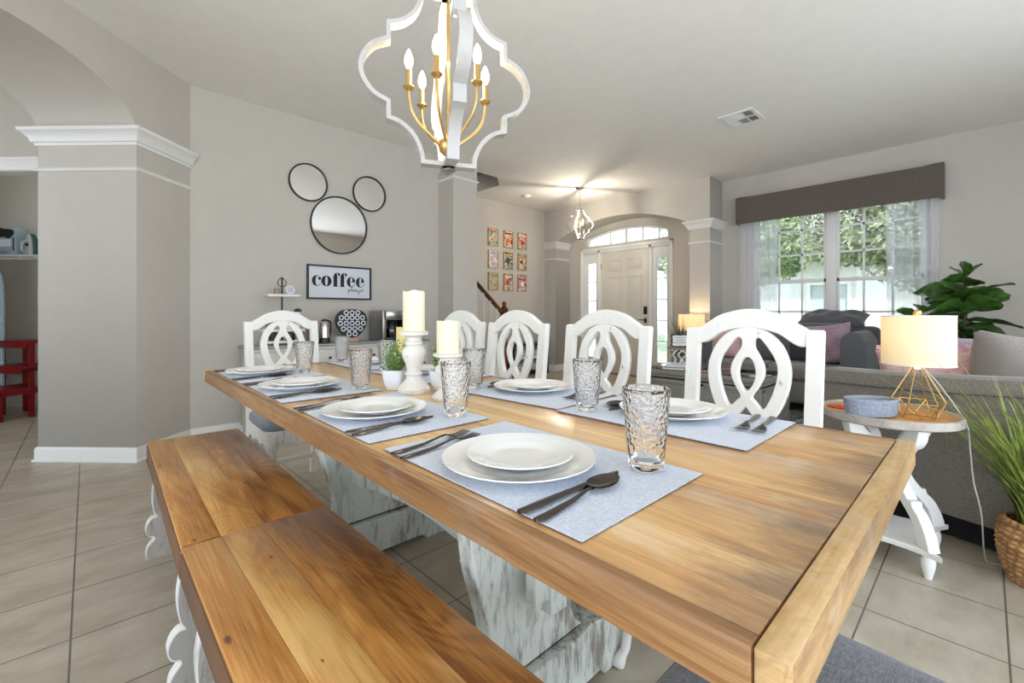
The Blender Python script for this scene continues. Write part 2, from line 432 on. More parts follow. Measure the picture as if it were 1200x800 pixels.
# laundry back and side walls
lb = MB().box(.40, 3.3, -1.42, -1.30, 0, HC, M=PH); lb.box(.40, .52, -1.42, -.02, 0, HC, M=PH)
lb.box(3.2, 3.3, -1.42, -.06, 0, HC, M=PH)
struct(lb.build('wall_laundry', M_wall, smooth=False))
hl = MB().box(2.9, 3.0, -.1, 1.0, 0, HC, M=PH); hl.box(2.9, 3.0, 1.0, 3.0, 2.2, HC, M=PH); hl.box(2.9, 3.0, 1.0, 3.0, 0, .7, M=PH); hl.box(2.9, 3.0, 3.0, 4.2, 0, HC, M=PH); hl.box(2.9, 3.0, 4.1, 5.0, 0, HC, M=PH)  # unseen hall wall, its opening added to let light into the hallway
struct(hl.build('wall_hall', M_wall, smooth=False))
# casing of the laundry opening
cs = MB()
cs.box(.70, 2.7, .055, .075, 2.20, 2.30, .006, M=PH); cs.box(.70, 2.72, .055, .085, 2.285, 2.305, .004, M=PH); cs.box(.70, 2.6, -.06, .06, 2.195, 2.205, M=PH)
struct(cs.build('trim_laundry', M_trim))
# unseen walls behind and left of the camera, wide openings added for fill daylight
bw = MB().add(shape([[(-5, 0), (6.7, 0), (6.7, HC), (-5, HC)], [(-4.9, .0001), (4.5, .0001), (4.5, 2.45), (-4.9, 2.45)]], .15), T(0, -1.675, 0) @ XZ)
struct(bw.build('wall_back_open', M_wall, smooth=False))
lw = MB().add(shape([[(-1.6, 0), (4.4, 0), (4.4, HC), (-1.6, HC)], [(-1.5, .0001), (3.6, .0001), (3.6, 2.45), (-1.5, 2.45)]], .15), T(-3.5, 0, 0) @ YZ)
struct(lw.build('wall_kitchen', M_wall, smooth=False))

def sweep_profile(path, prof, inward):
    """path: list of (x,y); prof: list of (out,z); mitred sweep; inward=+1 offsets to the left of travel"""
    m = MB(); P = [Vector((p[0], p[1])) for p in path]; secs = []
    for i, p in enumerate(P):
        ds = []
        if i > 0: ds.append((P[i]-P[i-1]).normalized())
        if i < len(P)-1: ds.append((P[i+1]-P[i]).normalized())
        ns = [Vector((-d.y, d.x))*inward for d in ds]
        n = sum(ns, Vector((0, 0))); n.normalize(); k = 1/max(.2, n.dot(ns[0]))
        secs.append([(p.x+n.x*o*k, p.y+n.y*o*k, z) for o, z in prof])
    return m.loft(secs)
crown = [(0, 0), (.012, 0), (.016, .018), (.028, .022), (.036, .05), (.062, .082), (.074, .088), (.078, .11), (0, .11)]
band = [(0, 0), (.012, .002), (.02, .014), (.012, .026), (0, .028)]
base_p = [(0, 0), (.024, 0), (.024, .012), (.014, .018), (.014, .085), (.006, .10), (0, .10)]
def loc2(Mx, x, y): v = Mx @ Vector((x, y, 0)); return (v.x, v.y)
# pier of the kitchen arch: wall face (local y=0) and jamb (x=.50, y 0..-.714)
pier = [loc2(PA, .50, -.714), loc2(PA, .50, 0), loc2(PA, -.0, 0)]
# direction: from deep end of jamb to the corner to the junction with the coffee wall; room is on the right
pier_back = [loc2(PA, .02, -.714)] + pier
struct(sweep_profile(pier_back, [(a, z+2.225) for a, z in crown], -1).build('trim_arch_crown', M_trim))
struct(sweep_profile(pier_back, [(a, z+2.045) for a, z in band], -1).build('trim_arch_band', M_trim))
struct(sweep_profile([loc2(PA, .02, -.714)]+pier[:2]+[(.602, 4.456), (3.023, 4.46), (3.023, 4.169), (3.372, 4.169), (3.372, 4.6)], base_p, -1).build('baseboard_left', M_trim))
# column band and crown
struct(sweep_profile([(3.023, 4.46), (3.023, 4.169), (3.372, 4.169), (3.372, 4.6)], [(a, z+2.585) for a, z in band], -1).build('trim_column_band', M_trim))
# entry pilasters
rp = [(6.54, 2.568), (6.13, 2.568), (6.13, 2.853), (6.5, 2.853)]
lp = [(6.5, 5.333), (6.13, 5.333), (6.13, 5.60)]
for nm, z0, pr_ in (('crown', 2.205, crown), ('band', 2.0, band), ('base', 0, base_p)):
    for side, path in (('right', rp), ('left', lp)):
        struct(sweep_profile(path, [(a, z+z0) for a, z in pr_], 1).build('trim_entry_%s_%s' % (nm, side), M_trim))
struct(sweep_profile([(6.54, -1.6), (6.54, 2.568)], base_p, 1).build('baseboard_window_side', M_trim))
struct(sweep_profile([(2.0, 5.60), (6.13, 5.60)], base_p, -1).build('baseboard_stairs', M_trim))

# ------------------------------------------------------------------ window
def window():
    r = bpy.data.objects.new('window_1', None); C.objects.link(r); struct(r, 'twin double hung window with white muntins')
    r.location = (0, 0, 0)
    f = MB(); x0, x1 = 6.56, 6.66
    for (y0, y1) in ((.415, .455), (2.12, 2.16), (1.237, 1.34)): f.box(x0, x1, y0, y1, WZ0, WZ1, .004)
    f.box(x0, x1, WY0, WY1, WZ1-.045, WZ1, .004); f.box(x0, x1, WY0, WY1, WZ0, WZ0+.045, .004)
    f.build('window_frame', M_trim, r)
    for (y0, y1) in ((.455, 1.237), (1.34, 2.12)):
        s = MB()
        s.box(6.58, 6.61, y0, y1, 1.425, 1.47, .003)
        for yy in (y0, y1-.028): s.box(6.58, 6.61, yy, yy+.028, WZ0+.04, WZ1-.04, .003)
        s.box(6.58, 6.61, y0, y1, WZ0+.04, WZ0+.09, .003); s.box(6.58, 6.61, y0, y1, WZ1-.08, WZ1-.04, .003)
        w = (y1-y0)/3
        for k in (1, 2): s.box(6.585, 6.606, y0+k*w-.011, y0+k*w+.011, WZ0+.08, WZ1-.05)
        for z in (2.094, 1.783, 1.06, .74): s.box(6.585, 6.606, y0, y1, z-.011, z+.011)
        for k in (.25, .75): s.box(6.57, 6.585, y0+(y1-y0)*k-.02, y0+(y1-y0)*k+.02, 1.462, 1.476, .003)
        so = s.build('window_sash', M_trim, r)
        MB().box(6.596, 6.600, y0+.01, y1-.01, WZ0+.06, WZ1-.06).build('pane', M_pane, so, smooth=False)
    MB().box(6.47, 6.60, WY0-.04, WY1+.04, WZ0-.03, WZ0, .006).build('window_sill', M_trim, r)
window()
pb = MB()
pb.add(shape([spl([(.286, 2.235), (2.317, 2.235)], 1)+[(2.317, 2.59), (2.25, 2.592), (2.10, 2.582), (.45, 2.582), (.36, 2.592), (.286, 2.592)]], .035, .012), T(6.36, 0, 0) @ YZ)
pb.box(6.36, 6.53, .286, .31, 2.235, 2.59, .004); pb.box(6.36, 6.53, 2.293, 2.317, 2.235, 2.59, .004); pb.box(6.36, 6.53, .3, 2.3, 2.55, 2.575)
tag(pb.build('window_pelmet', M_taupe), 'long taupe fabric pelmet above the living room window', 'pelmet')
def curtain(y0, y1, lab, folds):
    m = MB()
    def fn(u, v):
        y = y0+(y1-y0)*u; z = .06+(2.40-.06)*v
        a = .5+.5*(1-v)
        return (6.44+.028*a*math.sin(u*folds*2*PI)+.012*math.sin(u*folds*5.1+1.3), y+.008*math.sin(v*5+u*9), z)
    m.grid(fn, 90, 14)
    tag(m.build('sheer_curtain', M_sheer, angle=80), lab, 'curtain', 'sheer curtains of the living room window')
curtain(1.846, 2.31, 'sheer white curtain panel at the entry-side end of the window', 5)
curtain(.33, .76, 'sheer white curtain panel at the window end above the fiddle leaf fig', 5)
rod = MB().tube([(6.44, .30, 2.42), (6.44, 2.31, 2.42)], .010, 8)
tag(rod.build('curtain_rod', M_wire), 'white curtain rod hidden behind the taupe pelmet', 'curtain rod')

# ------------------------------------------------------------------ front door
def front_door():
    r = bpy.data.objects.new('door_1', None); C.objects.link(r); struct(r, 'cream six panel front door with sidelights')
    y0, y1 = 3.718, 4.642; H = 2.085
    d = MB().box(6.565, 6.605, y0, y1, .01, H, .002)
    w = y1-y0; cols = ((y0+.12, y0+w/2-.055), (y0+w/2+.055, y1-.12))
    rows = ((.22, .86), (1.0, 1.66), (1.76, 1.95))
    def panel(m, a, b, z0, z1):
        # moulded rim around a raised field
        for (p, q, e, f) in ((a, b, z0, z0+.014), (a, b, z1-.014, z1), (a, a+.014, z0, z1), (b-.014, b, z0, z1)):
            m.box(6.557, 6.566, p, q, e, f, .003)
        m.box(6.559, 6.566, a+.035, b-.035, z0+.035, z1-.035, .006)
    for a, b in cols:
        for z0, z1 in rows: panel(d, a, b, z0, z1)
    do = d.build('door_panel', M_door, r)
    h = MB().box(6.545, 6.566, 3.755, 3.815, 1.02, 1.15, .008); h.build('keypad_lock', M_black, do)
    k = MB().box(6.553, 6.566, 3.765, 3.805, .88, .96, .01)
    k.tube([(6.555, 3.785, .93), (6.515, 3.785, .93), (6.512, 3.80, .93), (6.512, 3.89, .93)], .008, 8)
    k.build('door_handle', M_black, do)
    for z in (1.86, 1.05, .25):
        MB().box(6.555, 6.567, 4.636, 4.65, z-.045, z+.045).build('hinge', M_stain, do)
    c = MB()
    # casing
    for (a, b, z0, z1) in ((5.02, 5.082, 0, 2.19), (3.299, 3.361, 0, 2.19), (3.299, 5.082, 2.135, 2.19)):
        c.box(6.515, 6.56, a, b, z0, z1, .008)
        c.box(6.508, 6.53, a+.012 if b-a < .1 else a, b-.022 if b-a < .1 else b, z0, z1-.02 if b-a < .1 else z1-.03, .006)
    # mullions between door and sidelights, head
    for (a, b) in ((4.65, 4.70), (3.66, 3.71)): c.box(6.525, 6.62, a, b, 0, 2.14, .006)
    c.box(6.525, 6.62, 3.34, 5.04, 2.095, 2.14, .005)
    for (a, b) in ((4.70, 5.03), (3.35, 3.66)):
        g0, g1 = ((4.765, 4.94) if a > 4 else (3.415, 3.592))
        c.box(6.57, 6.60, a, g0, 0, 2.10); c.box(6.57, 6.60, g1, b, 0, 2.10); c.box(6.57, 6.60, g0, g1, 0, .26); c.box(6.57, 6.60, g0, g1, 1.922, 2.10)
        for k in range(1, 5): z = .26+k*.3324; c.box(6.572, 6.595, g0, g1, z-.010, z+.010)
        for (p, q, e, f) in ((g0-.018, g1+.018, .242, .26), (g0-.018, g1+.018, 1.922, 1.94), (g0-.018, g0, .26, 1.922), (g1, g1+.018, .26, 1.922)):
            c.box(6.562, 6.572, p, q, e, f, .003)
    c.build('door_casing', M_trim, r)
    for g0, g1 in ((4.765, 4.94), (3.415, 3.592)):
        MB().box(6.584, 6.588, g0, g1, .26, 1.922).build('sidelight_pane', M_pane, r, smooth=False)
    MB().box(6.50, 6.66, 3.34, 5.04, 0, .012).build('threshold', M_railwood, r)
    t = bpy.data.objects.new('window_2', None); C.objects.link(t); struct(t, 'arched transom window above the front door')
    inner = arc(3.42, 4.94, 2.345, .115); f = MB()
    f.add(shape([[(3.384, 2.215)]+tr_arc+[(4.975, 2.215)], [(3.42, 2.245)]+inner+[(4.94, 2.245)]], .05), T(6.625, 0, 0) @ YZ)
    for yy, w in ((4.49, .02), (4.18, .035), (3.87, .02), (3.58, .02)): f.box(6.61, 6.64, yy-w/2, yy+w/2, 2.235, 2.352+.12*(1-((yy-4.18)/.8)**2))
    f.build('window_frame', M_trim, t, smooth=False)
    MB().add(shape([[(3.42, 2.245)]+inner+[(4.94, 2.245)]], .004), T(6.63, 0, 0) @ YZ).build('pane', M_pane, t, smooth=False)
front_door()

# ------------------------------------------------------------------ stairs
def stairs():
    st = MB(); X0 = 4.28; n = 12; rise, run = .185, .245
    pts = [(X0, 0)]
    for i in range(n): pts += [(X0-i*run, (i+1)*rise), (X0-(i+1)*run, (i+1)*rise)] if i == 0 else [(X0-i*run, (i+1)*rise), (X0-(i+1)*run, (i+1)*rise)]
    xe = X0-n*run; pts += [(xe, n*rise-.3), (X0-.5, 0)]
    r = thing('staircase', 'white staircase with brown handrail rising behind the dining column', 'staircase', (0, 0, 0))
    st.add(shape([pts], .80), T(0, 5.19, 0) @ XZ); st.build('steps', mat('stair_carpet', (176, 168, 156), .9, bump=.5, bs=300), r, smooth=False)
    sk = MB(); k = rise/run
    sk.add(shape([[(X0+.06, 0), (X0+.06, .22), (X0-.02, .30), (xe, .30+(X0-xe)*k), (xe, (X0-xe)*k-.25), (X0-.3, 0)]], .03), T(0, 4.775, 0) @ XZ)
    sk.build('skirt_board', M_trim, r, smooth=False)
    # rail
    a = Vector((4.33, 4.775, 1.04)); b = Vector((4.33-2.2, 4.775, 1.04+2.2*.86)); d = (b-a)
    rl = MB()
    sec = lambda p: [(p.x, p.y-.03, p.z-.02), (p.x, p.y-.034, p.z+.01), (p.x, p.y-.02, p.z+.032), (p.x, p.y+.02, p.z+.032), (p.x, p.y+.034, p.z+.01), (p.x, p.y+.03, p.z-.02)]
    rl.loft([sec(a), sec(b)]); rl.build('handrail', M_railwood, r)
    nw = MB().box(4.33, 4.40, 4.74, 4.81, 0, .98, .006)
    nw.box(4.322, 4.408, 4.732, 4.818, .98, 1.12, .012); nw.lathe([(.03, 0), (.038, .012), (.022, .024), (.034, .045), (.036, .062), (.02, .084), (.004, .09)], (4.365, 4.775, 1.12), 20)
    nw.build('newel_post', M_railwood, r)
    for i in range(14):
        x = 4.33-.10-i*.125; zb = .25+(X0-x)*k; zt = 1.03+(4.33-x)*.86
        m = MB().box(x-.011, x+.011, 4.764, 4.786, zb, zb+.22).lathe([(.011, 0), (.014, .01), (.010, .03), (.012, .1), (.008, zt-zb-.22)], (x, 4.775, zb+.22), 10)
        m.build('baluster', M_trim, r)
stairs()

# ------------------------------------------------------------------ dining table
ZT = .777
def table():
    t = thing('dining_table', 'long rustic wooden dining table on whitewashed trestles', 'table', (.831, 1.311, 0))
    W, L = .437, 1.21; th = .045
    m = MB(); xs = [-.4165, -.131, .139, .4165]
    for a, b in zip(xs, xs[1:]): m.box(a+.0008, b-.0008, -L+.031, L-.031, ZT-th, ZT-.0006, .0015)
    m.build('top_boards', M_tabtop, t)
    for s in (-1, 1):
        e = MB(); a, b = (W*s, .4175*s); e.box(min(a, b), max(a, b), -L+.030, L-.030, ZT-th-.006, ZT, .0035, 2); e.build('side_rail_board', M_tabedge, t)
        e = MB().box(-W, W, min(s*L, s*(L-.0295)), max(s*L, s*(L-.0295)), ZT-th-.006, ZT+.0008, .0035, 2); e.build('end_board', M_tabend, t)
    m = MB().box(-.30, .30, -L+.14, L-.14, ZT-th-.014, ZT-th); m.build('top_batten', mat('underside_wood', (120, 86, 56), .7), t)
    # trestles
    half = spl([(.185, .735), (.204, .66), (.206, .59), (.202, .52), (.190, .45), (.170, .38), (.150, .31), (.145, .245), (.170, .195), (.20, .17)], 6)
    out = half + [(-x, z) for x, z in reversed(half)]
    foot = [(.30, .16), (.335, .150), (.37, .115), (.375, 0), (.27, 0), (.25, .022), (-.25, .022), (-.27, 0), (-.375, 0), (-.37, .115), (-.335, .150), (-.30, .16), (-.20, .178), (-.17, .165), (.17, .165), (.20, .178)]
    for y in (-.50, .53):
        tr = MB().add(shape([out], .055, .005), T(.045 if y > 0 else -.01, y, 0) @ XZ); o = tr.build('trestle_panel', M_trestle, t)
        MB().add(shape([foot], .105, .006), T(.045 if y > 0 else -.01, y, 0) @ XZ).build('trestle_foot', M_trestle, t)
        MB().box(-.33, .33, y-.05, y+.05, ZT-th-.075, ZT-th-.014, .008).build('trestle_cleat', M_trestle, t)
    # arched stretcher with through tenon and wedge
    bot = spl([(-.60, .325), (-.47, .325), (-.25, .365), (0, .385), (.27, .365), (.50, .325), (.63, .325)], 6)
    MB().add(shape([[(p[0], p[1]) for p in bot]+[(.63, .46), (-.60, .46)]], .06, .004), YZ).build('stretcher', M_trestle, t)
    for y in (-.575, .60):
        MB().box(-.075, .04, y-.018, y+.018, .36, .43, .006).build('wedge', M_trestle, t)
        MB().tube([(-.055, y, .445), (-.055, y-.0, .35)], .014, 10).build('peg', M_trestle, t)
    return t
table()

# ------------------------------------------------------------------ benches
def bench():
    t = thing('wooden_bench', 'x', 'bench')
    L = .615; W = .178; z1 = .462
    m = MB(); xs = [-W, -.094, .0, .088, W]
    for a, b in zip(xs, xs[1:]): m.box(a, b, -L, L, z1-.038, z1, .0012)
    m.build('seat_boards', M_bench, t)
    m = MB()
    m.box(-W-.004, -W+.012, -L+.003, L-.003, z1-.085, z1-.012, .003); m.box(W-.012, W+.004, -L+.003, L-.003, z1-.085, z1-.012, .003)
    m.build('seat_rail', M_benchedge, t)
    half = spl([(.10, .424), (.132, .395), (.160, .34), (.172, .27), (.168, .205), (.154, .172)], 6)[:-1] + \
        spl([(.154, .172), (.172, .170), (.188, .150), (.194, .122), (.184, .098), (.168, .092)], 5)[:-1] + \
        spl([(.168, .092), (.164, .080), (.176, .064), (.188, .045), (.192, .02), (.190, 0)], 5)
    out = half+[(.10, 0), (.085, .016), (-.085, .016), (-.10, 0)]+[(-x, z) for x, z in reversed(half)]
    for y in (-.46, .46):
        o = MB().add(shape([out], .036), T(0, y, 0) @ XZ).build('leg', M_benchleg, t, smooth=False)
        # edge band following the scroll outline, paler than the face: lit edge painted in
        for s in (-1, 1):
            e = MB(); P = [(s*x, z) for x, z in half]; secs = []
            for i, p in enumerate(P):
                a = Vector(P[max(0, i-1)]); b = Vector(P[min(len(P)-1, i+1)]); d = (b-a).normalized(); n = Vector((-d.y, d.x))*s
                q0 = Vector(p)+n*.0016; q1 = Vector(p)-n*.002
                secs.append([(q0.x, y-.0185, q0.y), (q0.x, y+.0185, q0.y), (q1.x, y+.0185, q1.y), (q1.x, y-.0185, q1.y)])
            e.loft(secs); e.build('leg_edge', M_benchlit, o)
    MB().box(-.025, .025, -.46, .46, .18, .25, .006).build('stretcher', M_benchleg, t)
    return t
b1 = bench(); b1['label'] = 'honey wood bench at the camera end of the table'; b1['group'] = 'benches end to end beside the table'
b1.location = (.349, .765, 0)
dup(b1, (.362, 2.000, 0), -.022, 'honey wood bench at the far end of the table, nearer the arch')

# ------------------------------------------------------------------ chairs
def chair():
    t = thing('dining_chair', 'x', 'chair')
    # facing +y; seat centre at origin; back top plane at y=-.245
    lean = lambda z: -.185-.06*max(0, (z-.45)/.6)
    sf = MB()
    ap = spl([(-.20, .30), (-.17, .325), (-.12, .345), (-.07, .328), (-.04, .335), (0, .345), (.04, .335), (.07, .328), (.12, .345), (.17, .325), (.20, .30)], 5)
    sf.add(shape([[(p[0], p[1]) for p in ap]+[(.20, .415), (-.20, .415)]], .022, .003), T(0, .235, 0) @ XZ)
    for s in (-1, 1): sf.add(shape([[(p[0]*1.02, p[1]) for p in ap]+[(.204, .415), (-.204, .415)]], .022, .003), T(s*.20, .025, 0) @ YZ)
    sf.box(-.19, .19, -.19, -.165, .345, .415, .003); sf.box(-.205, .205, -.185, .24, .405, .418, .003)
    sf.build('seat_frame', M_chairw, t)
    def cf(u, v):
        a = u*2*PI; c, s = math.cos(a), math.sin(a); e = .32
        X_ = math.copysign(abs(c)**e, c); Y_ = math.copysign(abs(s)**e, s)
        prof = [(0.965, 0), (1.0, .012), (1.012, .03), (1.0, .048), (.95, .062), (.85, .072), (.6, .08), (.3, .083), (0.001, .084)]
        r, z = prof[min(8, int(round(v*8)))]
        return (.218*X_*r*(1+.03*Y_), .03+.215*Y_*r, .415+z)
    MB().grid(cf, 48, 9, True).build('seat_cushion', M_linen, t, angle=70)
    # back posts + rear legs
    for s in (-1, 1):
        m = MB(); secs = []
        for z, y, xo in ((0, -.235, .187), (.2, -.205, .189), (.42, -.185, .190), (.6, lean(.6), .190), (.8, lean(.8), .191), (.988, lean(.988), .192), (.995, lean(.99), .192)):
            w = .018 if z < .42 else .0215; d = .017 if z < .99 else .012
            if z > .99: w = .018
            x = xo*s; secs.append([(x-w, y-d, z), (x+w, y-d, z), (x+w, y+d, z), (x-w, y+d, z)])
        m.loft(secs); m.build('back_post', M_chairw, t, angle=25)
        # cabriole front legs
        m = MB(); secs = []
        for z, y, r, o in ((.40, .235, .026, 0), (.34, .245, .026, .006), (.27, .25, .022, .008), (.18, .238, .016, .0), (.10, .232, .013, -.004), (.05, .24, .014, .0), (.03, .255, .018, .008), (.012, .262, .020, .010), (0, .258, .013, .008)):
            secs.append([(s*(.185+o)+r*math.cos(k*PI/5), y+r*math.sin(k*PI/5), z) for k in range(10)])
        m.loft(secs); m.build('front_leg', M_chairw, t, angle=60)
    MB().box(-.18, .18, -.222, -.204, .105, .135, .004).build('stretcher', M_chairw, t)
    for s in (-1, 1): sd = MB(); sd.add(shape([spl([(-.20, .115), (0, .10), (.22, .115)], 6)+list(reversed(spl([(-.20, .145), (0, .128), (.22, .145)], 6)))], .016), T(s*.19, 0, .02) @ YZ); sd.build('side_stretcher', M_chairw, t)
    # crest rail
    top = spl([(-.176, .978), (-.172, .994), (-.135, 1.018), (-.085, 1.046), (0, 1.063), (.085, 1.046), (.135, 1.018), (.172, .994), (.176, .978)], 6)
    low = spl([(.176, .942), (.15, .942), (.125, .955), (.10, .974), (.075, .985), (.04, .994), (0, .997), (-.04, .994), (-.075, .985), (-.10, .974), (-.125, .955), (-.15, .942), (-.176, .942)], 5)
    MB().add(shape([[p for p in top]+[p for p in low]], .032, .004), T(0, lean(1.0), 0) @ XZ).build('crest_rail', M_chairw, t)
    # pierced splat
    def sym(pts): return pts+[(-x, z) for x, z in reversed(pts)]
    oval = spl([(0, 1.0), (.055, .988), (.098, .95), (.122, .90), (.130, .855), (.125, .80), (.105, .74), (.080, .695), (.058, .655), (.05, .62), (.05, .56)], 6)
    oval = oval+[(-x, z) for x, z in reversed(oval[1:])]
    slot = spl([(.020, .952), (.026, .964), (.038, .962), (.060, .935), (.082, .90), (.092, .865), (.088, .82), (.072, .765), (.052, .732), (.030, .752), (.018, .768), (.036, .80), (.052, .84), (.050, .875), (.036, .905), (.022, .93)], 5, True)
    eye = spl([(0, .898), (.018, .885), (.027, .85), (.022, .815), (.008, .79), (0, .786), (-.008, .79), (-.022, .815), (-.027, .85), (-.018, .885)], 5, True)
    tri = [(0, .734), (.022, .706), (.040, .680), (.028, .64), (.02, .60), (-.02, .60), (-.028, .64), (-.040, .680), (-.022, .706)]
    sp = shape([oval, slot, [(-x, z) for x, z in slot], eye, tri], .024, .004)
    k = .06/.6
    Sh = Matrix(((1, 0, 0, 0), (0, 1, -k, -.185+.45*k+.006), (0, 0, 1, 0), (0, 0, 0, 1)))
    MB().add(sp, Sh @ XZ).build('splat', M_chairw, t, angle=40)
    MB().box(-.18, .18, lean(.56)-.012, lean(.56)+.014, .53, .575, .004).build('lower_rail', M_chairw, t)
    return t
c0 = chair(); G = 'white chairs around the dining table'; c0['group'] = G
c0.location = (1.405, .553, 0); c0.rotation_euler = (0, 0, PI/2)
c0['label'] = 'white pierced-back chair on the window side, the nearest to the camera'
dup(c0, (1.405, 1.136, 0), PI/2, 'white pierced-back chair on the window side, in front of the front door')
dup(c0, (1.405, 1.694, 0), PI/2, 'white pierced-back chair on the window side, in front of the newel post')
dup(c0, (1.405, 2.184, 0), PI/2, 'white pierced-back chair on the window side, the farthest, below the column')
dup(c0, (.893, 2.82, 0), PI, 'white pierced-back chair at the far head of the table by the coffee bar')
dup(c0, (.765, .110, 0), -.03, 'chair with blue-grey linen seat under the camera end of the table')

# ------------------------------------------------------------------ place settings
def placemat_mesh():
    m = MB(); W, L = .162, .245
    m.add(shape([[(-W, -L), (W, -L), (W, L), (-W, L)]], .0018), T(0, 0, .0027)); return m
def placemat():
    o = thing('placemat', 'x', 'placemat')
    placemat_mesh().build('linen_top', M_mat, o, smooth=False)
    MB().box(-.1605, .1605, -.2435, .2435, 0, .0018).build('backing', M_hem, o, smooth=False); return o
def plate(name, R, h, well):
    pr = [(0, .004), (well*.8, .004), (well, .005), (well+.008, .009), (R*.80, h*.72), (R-.003, h-.001), (R, h), (R+.0003, h-.002), (R*.82, h*.55), (well+.006, .0035), (well, .0), (well*.9, 0), (well*.86, .002), (0, .002)]
    pr = [(max(r, .0004), z) for r, z in pr]
    return MB().lathe(pr, (0, 0, 0), 64, cap=False).build(name, M_porc, None, angle=45)
def strip(m, rows, th=.002):
    """rows (x,halfwidth,z[,dome])"""
    secs = []
    for x, w, z in rows: secs.append([(x, -w, z), (x, -w*.6, z+th), (x, 0, z+th*1.25), (x, w*.6, z+th), (x, w, z), (x, w*.6, z-th*.4), (x, 0, z-th*.5), (x, -w*.6, z-th*.4)])
    m.loft(secs)
def fork():
    m = MB(); strip(m, [(0, .004, .003), (.004, .0085, .003), (.03, .0085, .003), (.08, .0055, .004), (.12, .0032, .009), (.135, .004, .010), (.148, .0105, .006), (.158, .0125, .004)], .0022)
    for y in (-.0102, -.0034, .0034, .0102): 
        secs = []
        for x, w, z in ((.156, .0026, .004), (.175, .0019, .003), (.195, .0014, .006), (.200, .0006, .007)):
            secs.append([(x, y-w, z), (x, y+w, z), (x, y+w, z+.0016), (x, y-w, z+.0016)])
        m.loft(secs)
    return m.build('fork', M_steel, None, angle=50)
def knife():
    m = MB(); strip(m, [(0, .004, .004), (.004, .0085, .004), (.04, .0088, .004), (.10, .0068, .004), (.112, .0055, .004), (.118, .008, .003), (.15, .0098, .0025), (.20, .009, .0025), (.222, .0055, .0025), (.228, .001, .0025)], .0024)
    return m.build('knife', M_steel, None, angle=50)
def spoon():
    m = MB(); strip(m, [(0, .004, .003), (.004, .0085, .003), (.03, .008, .003), (.08, .005, .004), (.118, .0028, .008), (.132, .004, .007)], .0022)
    def fn(side):
        def g(u, v):
            a = (v-.5)*2; s = u; w = .021*math.sqrt(max(0, 1-(2*s-1)**2))*(1.06-.2*s)
            r = math.sqrt((2*s-1)**2*.98+a*a*.0); d = (1-(2*s-1)**2)*(1-a*a)*.0075
            return (.128+.072*s, w*a, .0095-d+(0 if side else .0013)+.0)
        return g
    m.grid(fn(True), 17, 11); m.grid(fn(False), 17, 11)
    return m.build('spoon', M_steel, None, angle=60)
def tumbler():
    Rb, Rt, H = .0285, .0405, .139; n = 14
    out = [(Rb+(Rt-Rb)*(i/n)**.9, H*i/n) for i in range(n+1)]
    prof = [(.0005, .001), (Rb-.004, 0), (Rb, .003)]+out[1:]+[(Rt-.0012, H+.001)]+[(r-.0026, z) for r, z in reversed(out[2:])]+[(Rb-.002, .020), (Rb-.008, .016), (.0005, .015)]
    return MB().lathe(prof, (0, 0, 0), 48, cap=False).build('drinking_glass', M_glass, None, angle=50)
pm0, dp0, sp0, fk0, kn0, sn0, gl0 = placemat(), plate('dinner_plate', .134, .020, .082), plate('salad_plate', .094, .016, .058), fork(), knife(), spoon(), tumbler()
for o, cat in ((dp0, 'plate'), (sp0, 'plate'), (fk0, 'fork'), (kn0, 'knife'), (sn0, 'spoon'), (gl0, 'glass')): o['category'] = cat
used = set()
def put(o, x, y, z, rz, label, group):
    if o.name in used: o = dup(o)
    else: used.add(o.name)
    o.location = (x, y, z); o.rotation_euler = (0, 0, rz); o['label'] = label; o['group'] = group
    return o
zt = ZT+.0005
bench_c = [(.571, 'nearest the camera'), (1.118, 'second from the camera'), (1.690, 'third from the camera'), (2.205, 'at the far end')]
chair_c = [(.565, 'nearest the camera'), (1.075, 'second from the camera'), (1.700, 'third from the camera'), (2.225, 'at the far end')]
for side, cs_, s in (('bench side', bench_c, 1), ('chair side', chair_c, -1)):
    for i, (c, w) in enumerate(cs_):
        where = '%s, %s' % (side, w)
        mx, px = (.586, .553) if s == 1 else (1.098, 1.118)
        rot = random.uniform(-.015, .015)+(0 if s == 1 else PI)
        if s == -1 and i == 1: rot += .08
        put(pm0, mx, c, zt, rot, 'pale blue-grey linen placemat, %s' % where, 'linen placemats')
        put(dp0, px, c-.004*s, zt+.004, 0, 'large white dinner plate under a smaller one, %s' % where, 'white dinner plates')
        put(sp0, px+.004, c-.004*s, zt+.0125, 0, 'small white salad plate on a dinner plate, %s' % where, 'white salad plates')
        xo = .414 if s == 1 else 1.262
        r0 = 0 if s == 1 else PI
        put(kn0, xo, c-s*.147, zt+.004, r0+random.uniform(-.02, .03), 'dark steel knife beside the plate, %s' % where, 'dark steel knives')
        put(sn0, xo, c-s*.178, zt+.004, r0+.07, 'dark steel spoon at the placemat edge, %s' % where, 'dark steel spoons')
        put(fk0, xo, c+s*.160, zt+.004, r0+.13*1, 'dark steel fork next to the plate, %s' % where, 'dark steel forks')
        put(fk0, xo, c+s*.195, zt+.004, r0+.13*1, 'dark steel fork farther from the plate, %s' % where, 'dark steel forks')
        gy = {1: (.401, .950, 1.510, 2.075), -1: (.753, 1.250, 1.893, 2.39)}[s][i]
        put(gl0, (.697 if s == 1 else .997), gy, zt+.0036, random.uniform(0, 6), 'clear hammered tumbler glass, %s' % where, 'hammered tumblers')

